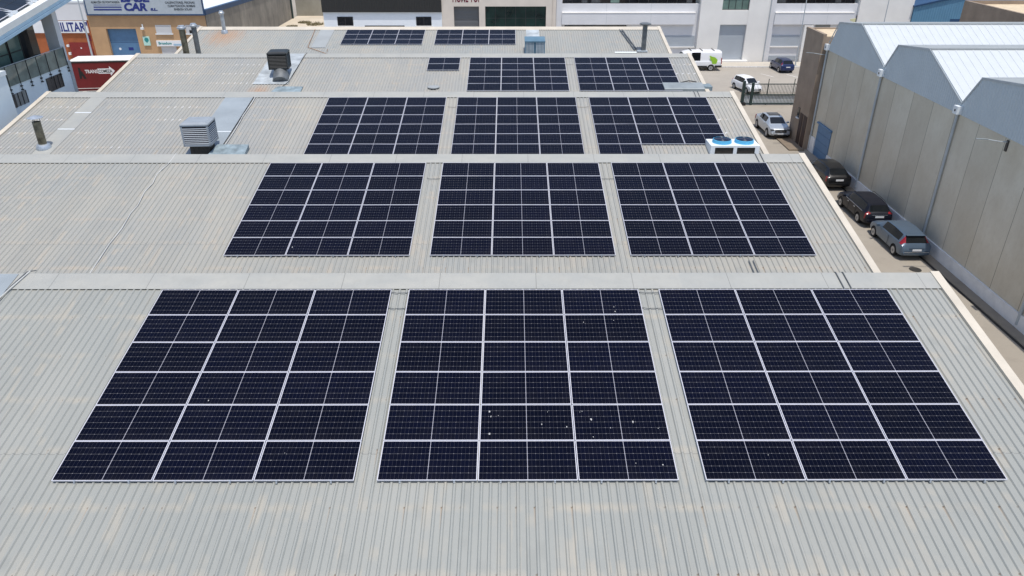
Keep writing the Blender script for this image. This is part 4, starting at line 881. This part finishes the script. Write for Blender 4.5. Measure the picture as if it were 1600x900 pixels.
def car(name, label, loc, rz, stations, paintm, wb, r_wheel, track, windows, glassrear=True, plate=True, group=None, tailband=(3, 4), headband=(3, 4), extras=None, cat='car', rimm='rim', rail=False, wiper=True, lamps=True):
    """stations (rear to front): y, zb, zs, zt, w(max half), ws(shoulder half), wt(top half), dz(edge drop). The cage's face
    bands carry a role; after subdivision the mesh is split by role, so panes and lamps are meshes of their own."""
    t = thing(name, label, cat, loc, rz, group)
    rings = []
    for (y, zb, zs, zt, w_, ws, wt, dz) in stations:
        half = [(0, zb), (w_ * .82, zb), (w_ * .97, zb + .10), (w_, zb + (zs - zb) * .55), (ws, zs), (ws - .035, zs + min(.045, max(.004, (zt - dz - zs) * .3))), (wt, zt - dz), (wt * .90, zt - dz * .32), (0, zt)]
        ring = [(x, y, z) for x, z in half] + [(-x, y, z) for x, z in half[-2:0:-1]]
        rings.append(ring)
    n = len(rings[0]); vs = [v for r_ in rings for v in r_]; fs = []; role = []
    roles = ['body', 'windscreen', 'side_window', 'rear_window', 'tail_light', 'headlight', 'side_window_b']
    def band(k):  # symmetric band index 0..7
        return k if k < 8 else 15 - k
    for i in range(len(rings) - 1):
        for k in range(n):
            fs.append((i * n + k, i * n + (k + 1) % n, (i + 1) * n + (k + 1) % n, (i + 1) * n + k)); b_ = band(k); ro = 0
            if i in windows.get('front', ()) and b_ == 7: ro = 1
            if i in windows.get('side', ()) and b_ == 5: ro = 2 if k < 8 else 6
            if i in windows.get('rear', ()) and b_ == 7: ro = 3
            if lamps and i in windows.get('tail', ()) and b_ in tailband: ro = 4
            if lamps and i in windows.get('head', ()) and b_ in headband: ro = 5
            role.append(ro)
    e = (len(rings) - 1) * n
    fs.append(tuple(range(n))[::-1]); fs.append(tuple(e + k for k in range(n))); role += [0, 0]
    me = bpy.data.meshes.new('cage'); me.from_pydata(vs, [], fs)
    for _ in range(9): me.materials.append(M['well'])
    for p, ro in zip(me.polygons, role): p.material_index = ro
    o = bpy.data.objects.new('cage', me); C.objects.link(o)
    bm = bmesh.new(); bm.from_mesh(me)
    cl = bm.edges.layers.float.get('crease_edge') or bm.edges.layers.float.new('crease_edge')
    bm.edges.ensure_lookup_table(); bm.verts.ensure_lookup_table()
    for ed in bm.edges:
        a, b2 = ed.verts[0].index, ed.verts[1].index; ka, kb = a % n, b2 % n
        if ka == kb and ka in (4, 5, 11, 12): ed[cl] = .45
        if ka == kb and ka in (2, 14): ed[cl] = .3
        if len(ed.link_faces) == 2 and {role[f.index] for f in ed.link_faces} & {1, 2, 3, 6} and role[ed.link_faces[0].index] != role[ed.link_faces[1].index]: ed[cl] = .9
        if len(ed.link_faces) == 2 and any(len(f.verts) > 4 for f in ed.link_faces): ed[cl] = .35
    vl = bm.verts.layers.float.get('crease_vert') or bm.verts.layers.float.new('crease_vert')
    for v in bm.verts:
        if len(v.link_faces) == 4:
            gl = [role[f.index] for f in v.link_faces if role[f.index] in (1, 2, 3, 6)]
            if len(gl) == 1: v[vl] = .85
    bmesh.ops.recalc_face_normals(bm, faces=bm.faces); bm.to_mesh(me); bm.free()
    sd = o.modifiers.new('s', 'SUBSURF'); sd.levels = 2; sd.render_levels = 2
    cut = MB()
    ya, yb = wb
    for y in (ya, yb): cut.lathe([(r_wheel + .055, -1.2), (r_wheel + .055, -track + .26)], 24, (0, y, r_wheel + .01), 'x'); cut.lathe([(r_wheel + .055, track - .26), (r_wheel + .055, 1.2)], 24, (0, y, r_wheel + .01), 'x')
    co = obj('cut', cut, 'well', None, False)
    for _ in range(8): co.data.materials.append(M['well'])
    for p in co.data.polygons: p.material_index = 8
    bo = o.modifiers.new('b', 'BOOLEAN'); bo.operation = 'DIFFERENCE'; bo.object = co; bo.solver = 'EXACT'
    dg = bpy.context.evaluated_depsgraph_get(); ev = o.evaluated_get(dg); fm = ev.to_mesh()
    parts = {}
    for p in fm.polygons: parts.setdefault(p.material_index, []).append(p)
    names = {0: ('body', paintm), 1: ('windscreen', 'car_glass'), 2: ('side_window', 'car_glass'), 3: ('rear_window', 'car_glass'), 4: ('tail_light', 'lamp_red'), 5: ('headlight', 'lamp_clear'), 6: ('side_window', 'car_glass'), 8: ('wheel_arch', 'well')}
    co_all = [v.co.copy() for v in fm.vertices]
    for ro, ps in sorted(parts.items()):
        groups = [ps] if ro not in (4, 5) else [[p for p in ps if p.center.x > 0], [p for p in ps if p.center.x <= 0]]
        for gp in groups:
            if not gp: continue
            idx = {}; m = MB()
            for p in gp:
                f = []
                for v in p.vertices:
                    if v not in idx: idx[v] = len(m.v); m.v.append(co_all[v])
                    f.append(idx[v])
                m.f.append(tuple(f))
            nm, mt = names.get(ro, ('body', paintm))
            q = obj(nm, m, mt, t, False, smooth=True)
            if ro == 8 and False: pass
    ev.to_mesh_clear(); bpy.data.objects.remove(o); bpy.data.objects.remove(co)
    for y in (ya, yb):
        for s in (-1, 1): wheel(t, s * (track - .10), y, r_wheel, s, rimm)
    L0, L1 = stations[0][0], stations[-1][0]
    return t
def bxp(name, t, m, *b, bevel=.012): return obj(name, MB().box(*b), m, t, False, bevel=bevel)
def mirrors(t, y, z, w, m):
    for s in (-1, 1):
        q = MB().add([(s * w, y - .05, z - .02), (s * (w + .20), y - .06, z - .01), (s * (w + .22), y + .05, z), (s * w, y + .09, z - .02), (s * w, y - .05, z + .10), (s * (w + .18), y - .06, z + .12), (s * (w + .20), y + .05, z + .10), (s * w, y + .09, z + .08)],
                     [(3, 2, 1, 0), (4, 5, 6, 7), (0, 1, 5, 4), (1, 2, 6, 5), (2, 3, 7, 6), (3, 0, 4, 7)]); obj('mirror', q, m, t, False)
def handles(t, ys, z, w, m):
    for y in ys:
        for s in (-1, 1): bxp('door_handle', t, m, min(s * w, s * (w + .03)), max(s * w, s * (w + .03)), y - .09, y + .09, z - .018, z + .018, bevel=.006)
def seams(t, ys, w, z0, z1):
    for y in ys:
        for s in (-1, 1): obj('door_seam', MB().box(min(s * w, s * (w + .012)), max(s * w, s * (w + .012)), y - .008, y + .008, z0, z1), 'trim_black', t, False)

# steel-blue hatchback, nearest, rear towards the camera
S = [(-2.16, .42, .62, .66, .70, .66, .62, .03), (-2.12, .30, .70, .74, .80, .78, .74, .03), (-2.02, .26, .86, .92, .88, .84, .72, .05), (-1.94, .24, .92, 1.02, .90, .84, .69, .06), (-1.62, .22, .95, 1.40, .91, .84, .60, .08), (-1.50, .22, .95, 1.44, .91, .845, .60, .07),
     (-.55, .20, .93, 1.49, .92, .86, .62, .07), (-.45, .20, .93, 1.49, .92, .86, .62, .07), (.42, .20, .91, 1.44, .92, .86, .60, .07), (.52, .20, .91, 1.41, .92, .86, .60, .07), (1.30, .20, .90, 1.00, .91, .85, .70, .05), (1.38, .20, .88, .97, .91, .84, .71, .05), (1.9, .22, .76, .84, .88, .80, .66, .05), (2.10, .25, .62, .70, .80, .72, .58, .04), (2.17, .35, .52, .56, .66, .60, .50, .03)]
t = car('parked_car', 'steel blue hatchback parked nearest the camera along the concrete wall', (23.05, 40.15, 0), 0, S, 'p_blue', (-1.30, 1.32), .315, .90,
        dict(front=(9,), side=(5, 6, 7, 8), rear=(3,), tail=(3,), head=(12,)), tailband=(4, 5, 6), group='cars parked along the alley')
bxp('rear_bumper', t, 'p_blue', -.76, .76, -2.215, -2.08, .40, .56, bevel=.05); bxp('number_plate', t, 'plate', -.26, .26, -2.185, -2.165, .62, .73, bevel=.003); obj('plate_recess', MB().box(-.42, .42, -2.155, -2.135, .70, .80), 'p_blue', t, False)
bxp('bumper_strip', t, 'chrome', -.72, .72, -2.225, -2.19, .55, .57, bevel=.004); mirrors(t, .78, .94, .88, 'p_blue'); handles(t, (-.35, .55), .82, .895, 'p_blue'); seams(t, (-.50,), .905, .35, .9)
bxp('roof_spoiler', t, 'p_blue', -.55, .55, -1.78, -1.60, 1.385, 1.42, bevel=.012)
# midnight estate
S = [(-2.38, .42, .66, .70, .72, .68, .64, .03), (-2.34, .30, .78, .82, .82, .78, .72, .03), (-2.26, .26, .90, .96, .88, .83, .72, .05), (-2.16, .24, .94, 1.04, .90, .84, .70, .06), (-1.92, .22, .96, 1.40, .91, .84, .60, .08), (-1.80, .22, .96, 1.44, .91, .845, .60, .07),
     (-.95, .20, .95, 1.49, .92, .86, .62, .07), (-.85, .20, .95, 1.49, .92, .86, .62, .07), (.10, .20, .93, 1.47, .92, .86, .61, .07), (.20, .20, .93, 1.46, .92, .86, .61, .07), (.46, .20, .92, 1.42, .92, .86, .60, .07), (1.20, .20, .91, 1.01, .91, .85, .68, .05), (1.30, .20, .89, .97, .91, .84, .70, .05), (2.05, .22, .76, .84, .88, .80, .66, .05), (2.30, .25, .62, .70, .78, .72, .58, .04), (2.38, .35, .52, .56, .66, .60, .50, .03)]
t = car('parked_car', 'dark midnight estate car parked between the blue hatchback and black car', (22.98, 45.05, 0), 0, S, 'p_dark', (-1.36, 1.36), .32, .90,
        dict(front=(10,), side=(5, 6, 7, 8, 9), rear=(3,), tail=(2,), head=(13,)), tailband=(3, 4, 5, 6), group='cars parked along the alley')
bxp('rear_bumper', t, 'p_dark', -.78, .78, -2.42, -2.28, .38, .60, bevel=.05); bxp('number_plate', t, 'plate', -.27, .27, -2.385, -2.365, .70, .81, bevel=.003); bxp('chrome_strip', t, 'chrome', -.50, .50, -2.36, -2.33, .86, .885, bevel=.004); mirrors(t, .80, .95, .88, 'p_dark'); handles(t, (-.70, .25), .84, .895, 'chrome'); seams(t, (-.9, .15), .905, .35, .9)
for s in (-1, 1):
    bxp('window_trim', t, 'chrome', min(s * .862, s * .880), max(s * .862, s * .880), -1.75, .95, .945, .962, bevel=.003); obj('roof_rail', MB().tube([(s * .56, -1.6, 1.44), (s * .58, -1.4, 1.49), (s * .58, .1, 1.515), (s * .56, .35, 1.46)], .018, 6), 'trim_black', t, False)
# black car
S = [(-2.30, .42, .70, .74, .76, .70, .66, .03), (-2.26, .30, .84, .88, .86, .82, .76, .03), (-2.16, .26, .98, 1.04, .91, .86, .74, .05), (-2.02, .24, 1.02, 1.12, .92, .86, .72, .06), (-1.55, .22, 1.03, 1.44, .93, .86, .62, .08), (-1.40, .22, 1.03, 1.48, .93, .865, .61, .07),
     (-.60, .22, 1.01, 1.55, .93, .87, .63, .07), (-.50, .22, 1.01, 1.55, .93, .87, .63, .07), (.42, .22, .99, 1.50, .93, .87, .62, .07), (.54, .22, .99, 1.47, .93, .87, .62, .07), (1.15, .22, .98, 1.08, .92, .86, .70, .05), (1.25, .22, .96, 1.04, .92, .85, .72, .05), (1.95, .24, .84, .93, .90, .82, .68, .05), (2.22, .28, .66, .76, .80, .74, .60, .04), (2.30, .38, .56, .60, .68, .62, .50, .03)]
t = car('parked_car', 'glossy black car parked beside the blue shed door', (23.02, 51.55, 0), R(1.5), S, 'p_black', (-1.35, 1.35), .34, .92,
        dict(front=(9,), side=(5, 6, 7, 8), rear=(3,), tail=(2,), head=(12,)), tailband=(3, 4), group='cars parked along the alley')
bxp('rear_bumper', t, 'p_black', -.80, .80, -2.34, -2.20, .40, .62, bevel=.05); bxp('number_plate', t, 'plate', -.27, .27, -2.315, -2.285, .74, .86, bevel=.003); mirrors(t, .74, 1.02, .89, 'p_black'); handles(t, (-.4, .5), .9, .905, 'p_black')
# silver coupe SUV, front towards the camera
S = [(-2.35, .45, .80, .84, .76, .70, .66, .03), (-2.30, .34, .98, 1.02, .88, .84, .76, .03), (-2.20, .30, 1.06, 1.12, .93, .86, .74, .05), (-2.05, .28, 1.06, 1.16, .94, .86, .70, .06), (-1.15, .26, 1.05, 1.48, .95, .87, .62, .08), (-1.05, .26, 1.05, 1.50, .95, .87, .62, .07),
     (-.35, .25, 1.04, 1.58, .95, .88, .64, .07), (-.25, .25, 1.04, 1.58, .95, .88, .64, .07), (.50, .25, 1.03, 1.55, .95, .88, .63, .07), (.62, .25, 1.03, 1.52, .95, .88, .63, .07), (1.36, .25, 1.03, 1.13, .94, .87, .74, .05), (1.45, .25, 1.01, 1.09, .94, .86, .75, .05), (2.0, .27, .92, 1.00, .92, .83, .72, .06), (2.25, .30, .80, .88, .86, .78, .66, .05), (2.34, .38, .60, .66, .74, .66, .56, .04)]
t = car('parked_car', 'silver coupe style SUV facing the camera beside the brown building', (22.98, 64.0, 0), R(180), S, 'p_silver', (-1.38, 1.48), .375, .95,
        dict(front=(9,), side=(4, 5, 6, 7, 8), rear=(3,), tail=(2,), head=(12,)), headband=(4, 5), group='cars parked along the alley')
bxp('grille', t, 'trim_black', -.50, .50, 2.20, 2.345, .58, .84, bevel=.05); bxp('grille_bar', t, 'chrome', -.44, .44, 2.34, 2.358, .70, .725, bevel=.005); obj('badge', MB().lathe([(.07, 0), (.07, .008)], 18, (0, 2.36, .71), 'y'), 'hub', t, False)
for s in (-1, 1): bxp('headlight', t, 'car_lamp', min(s * .53, s * .86), max(s * .53, s * .86), 2.06, 2.30, .74, .87, bevel=.05)
bxp('number_plate', t, 'plate', -.26, .26, 2.358, 2.368, .46, .55, bevel=.002)
bxp('front_bumper', t, 'p_silver', -.80, .80, 2.20, 2.36, .44, .56, bevel=.05); bxp('lower_intake', t, 'trim_black', -.55, .55, 2.25, 2.372, .30, .43, bevel=.03)
for s in (-1, 1): bxp('side_intake', t, 'trim_black', min(s * .58, s * .80), max(s * .58, s * .80), 2.20, 2.345, .42, .56, bevel=.03)
mirrors(t, .86, 1.06, .90, 'p_silver'); handles(t, (-.3, .5), .92, .925, 'p_silver'); obj('sunroof', MB().add([(-.48, -.60, 1.566), (.48, -.60, 1.566), (.48, .22, 1.574), (-.48, .22, 1.574), (-.48, -.60, 1.590), (.48, -.60, 1.590), (.48, .22, 1.592), (-.48, .22, 1.592)], [(3, 2, 1, 0), (4, 5, 6, 7), (0, 1, 5, 4), (1, 2, 6, 5), (2, 3, 7, 6), (3, 0, 4, 7)]), 'car_glass', t, False)
# cobalt small hatch by the far kerb
S = [(-1.88, .42, .66, .70, .70, .66, .60, .03), (-1.84, .30, .80, .84, .78, .74, .70, .03), (-1.78, .26, .90, .96, .82, .78, .68, .05), (-1.72, .24, .94, 1.04, .83, .78, .66, .06), (-1.52, .22, .95, 1.42, .84, .78, .57, .08), (-1.40, .22, .95, 1.45, .84, .785, .57, .07),
     (-.50, .20, .93, 1.50, .85, .80, .58, .07), (-.40, .20, .93, 1.50, .85, .80, .58, .07), (.35, .20, .91, 1.46, .85, .80, .57, .07), (.45, .20, .91, 1.43, .85, .80, .57, .07), (1.10, .20, .90, 1.02, .84, .79, .64, .05), (1.18, .20, .88, .98, .84, .78, .65, .05), (1.65, .22, .76, .84, .80, .74, .60, .05), (1.84, .26, .62, .68, .72, .66, .52, .04), (1.88, .35, .54, .58, .62, .56, .46, .03)]
t = car('parked_car', 'cobalt blue small hatchback by the kerb of the white building', (32.25, 90.0, 0), R(4), S, 'p_navy', (-1.15, 1.22), .30, .83, dict(front=(9,), side=(5, 6, 7, 8), rear=(3,), tail=(3,), head=(12,)), tailband=(4, 5), group='cars on the far street')
bxp('rear_bumper', t, 'p_navy', -.70, .70, -1.93, -1.80, .38, .58, bevel=.05); bxp('number_plate', t, 'plate', -.25, .25, -1.91, -1.875, .66, .76, bevel=.003); mirrors(t, .68, .95, .82, 'p_navy'); handles(t, (-.3, .5), .84, .83, 'p_navy')
# white small car behind the gate
t = car('parked_car', 'white compact car on the street behind the bar gate', (25.15, 79.6, 0), R(180 + 16), S, 'p_white', (-1.15, 1.22), .31, .83, dict(front=(9,), side=(5, 6, 7, 8), rear=(3,), tail=(3,), head=(12,)), headband=(3, 4), tailband=(4, 5), group='cars on the far street')
bxp('grille', t, 'trim_black', -.55, .55, 1.80, 1.905, .40, .56, bevel=.03); bxp('number_plate', t, 'plate', -.25, .25, 1.905, 1.915, .44, .53, bevel=.002); mirrors(t, .68, .95, .82, 'p_white'); handles(t, (-.3, .5), .84, .83, 'p_white')
# white van, side on, facing left
S = [(-2.95, .50, 1.05, 2.14, .92, .92, .80, .18), (-2.92, .42, 1.10, 2.24, .97, .96, .84, .14), (-2.80, .40, 1.12, 2.27, .99, .97, .84, .14), (-1.7, .38, 1.12, 2.28, 1.0, .98, .85, .13), (-1.6, .38, 1.12, 2.28, 1.0, .98, .85, .13), (-.55, .38, 1.12, 2.28, 1.0, .98, .85, .13), (-.45, .38, 1.12, 2.28, 1.0, .98, .85, .13),
     (.65, .38, 1.12, 2.27, 1.0, .98, .84, .13), (.80, .38, 1.12, 2.25, 1.0, .98, .84, .13), (1.45, .38, 1.13, 2.14, 1.0, .97, .80, .13), (1.58, .38, 1.12, 2.02, 1.0, .97, .80, .10), (2.22, .38, 1.10, 1.32, .98, .95, .84, .06), (2.32, .38, 1.06, 1.24, .97, .93, .84, .06), (2.80, .40, .90, 1.02, .92, .86, .76, .05), (2.95, .46, .70, .76, .82, .76, .66, .04)]
t = car('delivery_van', 'white high roof van with lime green print on its side', (21.95, 90.45, 0), R(90), S, 'p_white', (-1.75, 1.95), .36, .98, dict(front=(10,), side=(6, 8, 9), rear=(), tail=(), head=(12,)), headband=(4, 5), cat='van', group='cars on the far street')
obj('side_print', MB().add([(0, 0, 0), (.30, 0, -.12), (.70, 0, -.22), (1.0, 0, -.5), (.9, 0, -.95), (.42, 0, -.98), (.35, 0, -.7), (.12, 0, -.42)], [(0, 1, 7), (1, 2, 3, 6, 7), (3, 4, 5, 6)]).xf(Matrix.Translation((-1.003, -1.45, 1.80)) @ Matrix.Rotation(R(-90), 4, 'Z')), 'lime', t, False)
bxp('side_skirt', t, 'trim_black', -1.015, -.94, -1.28, 1.45, .40, .62, bevel=.02); bxp('side_skirt', t, 'trim_black', -1.015, -.94, -2.92, -2.2, .42, .66, bevel=.02); bxp('rear_bumper', t, 'trim_black', -.95, .95, -3.04, -2.86, .42, .66, bevel=.03)
for s in (-1, 1): bxp('tail_light', t, 'lamp_red', min(s * .84, s * .99), max(s * .84, s * .99), -2.985, -2.88, .80, 1.5, bevel=.02)
for y in (-2.0, -.6, .7): bxp('roof_bar', t, 'trim_black', -.80, .80, y - .03, y + .03, 2.28, 2.34, bevel=.01)
mirrors(t, 1.9, 1.35, .97, 'trim_black')
# red curtain-side trailer
t = thing('truck_trailer', 'red curtain side trailer with white roof behind the warehouse', 'trailer', (-43.7, 75.0, 0), R(6.6))
LT = 13.6
obj('roof', MB().box(0, LT, -.02, 2.52, 3.90, 4.0), 'tarp_white', t, False, bevel=.02); obj('roof_edge', MB().box(.02, LT, -.03, -.021, 3.78, 3.90), 'black_letter', t, False)
obj('curtain', MB().box(.04, LT - .04, 0, 2.5, 1.32, 3.895), 'curtain', t, False); obj('frame', MB().box(0, LT, .05, 2.45, 1.02, 1.318), 'curtain', t, False)
obj('side_rail', MB().box(.02, LT, -.02, .048, 1.27, 1.318), 'tarp_white', t, False); obj('side_rail', MB().box(.02, LT, -.02, .048, 1.0, 1.03), 'tarp_white', t, False); obj('side_guard', MB().box(1.0, LT - 1, .1, .15, .45, .95), 'pipe_grey', t, False)
m = text_mb('TRANS', .46, 1.2, .012, .006).xf(Matrix.Translation((1.35, -.008, 2.78)) @ Matrix.Rotation(R(90), 4, 'X')); obj('sign_letters', m, 'white_letter', t, False)
m = MB().prism([(2.58, 2.70), (3.72, 2.70), (3.72, 2.48), (4.2, 2.95), (3.72, 3.42), (3.72, 3.20), (2.58, 3.20)], 1, -.008, -.002); obj('sign_arrow', m, 'white_letter', t, False)
m = text_mb('COMEZA', .40, 1.3, .008, .004).xf(Matrix.Translation((2.64, -.013, 2.81)) @ Matrix.Rotation(R(90), 4, 'X')); obj('sign_letters', m, 'black_letter', t, False)
m = MB().prism([(a - .45, b) for a, b in [(1.15, 2.25), (1.35, 2.25), (1.42, 2.6), (1.55, 2.25), (1.78, 2.25), (1.55, 2.9), (1.42, 3.02), (1.42, 3.3), (1.22, 3.35), (1.20, 3.0)]], 1, -.010, -.003); obj('sign_emblem', m, 'black_letter', t, False)
for k, x in enumerate((9.2, 10.5, 11.8)):
    for y in (.2, 2.3):
        wl = obj('wheel', MB().lathe([(.3, -.15), (.48, -.15), (.52, -.08), (.52, .08), (.48, .15), (.3, .15)], 24, (x, y, .52), 'y'), 'tyre', t, False, smooth=True); obj('rim', MB().lathe([(.29, -.155), (.12, -.10)], 16, (x, y, .52), 'y'), 'rim', wl, False)
obj('mudguard', MB().box(.0, .35, .0, .5, .55, 1.0), 'pipe_grey', t, False)
for y in (.5, 2.0): obj('landing_leg', MB().box(3.0, 3.15, y - .08, y + .08, 0, 1.0), 'trim_black', t, False)

for o in list(bpy.data.objects):
    if '_o' in o: del o['_o']
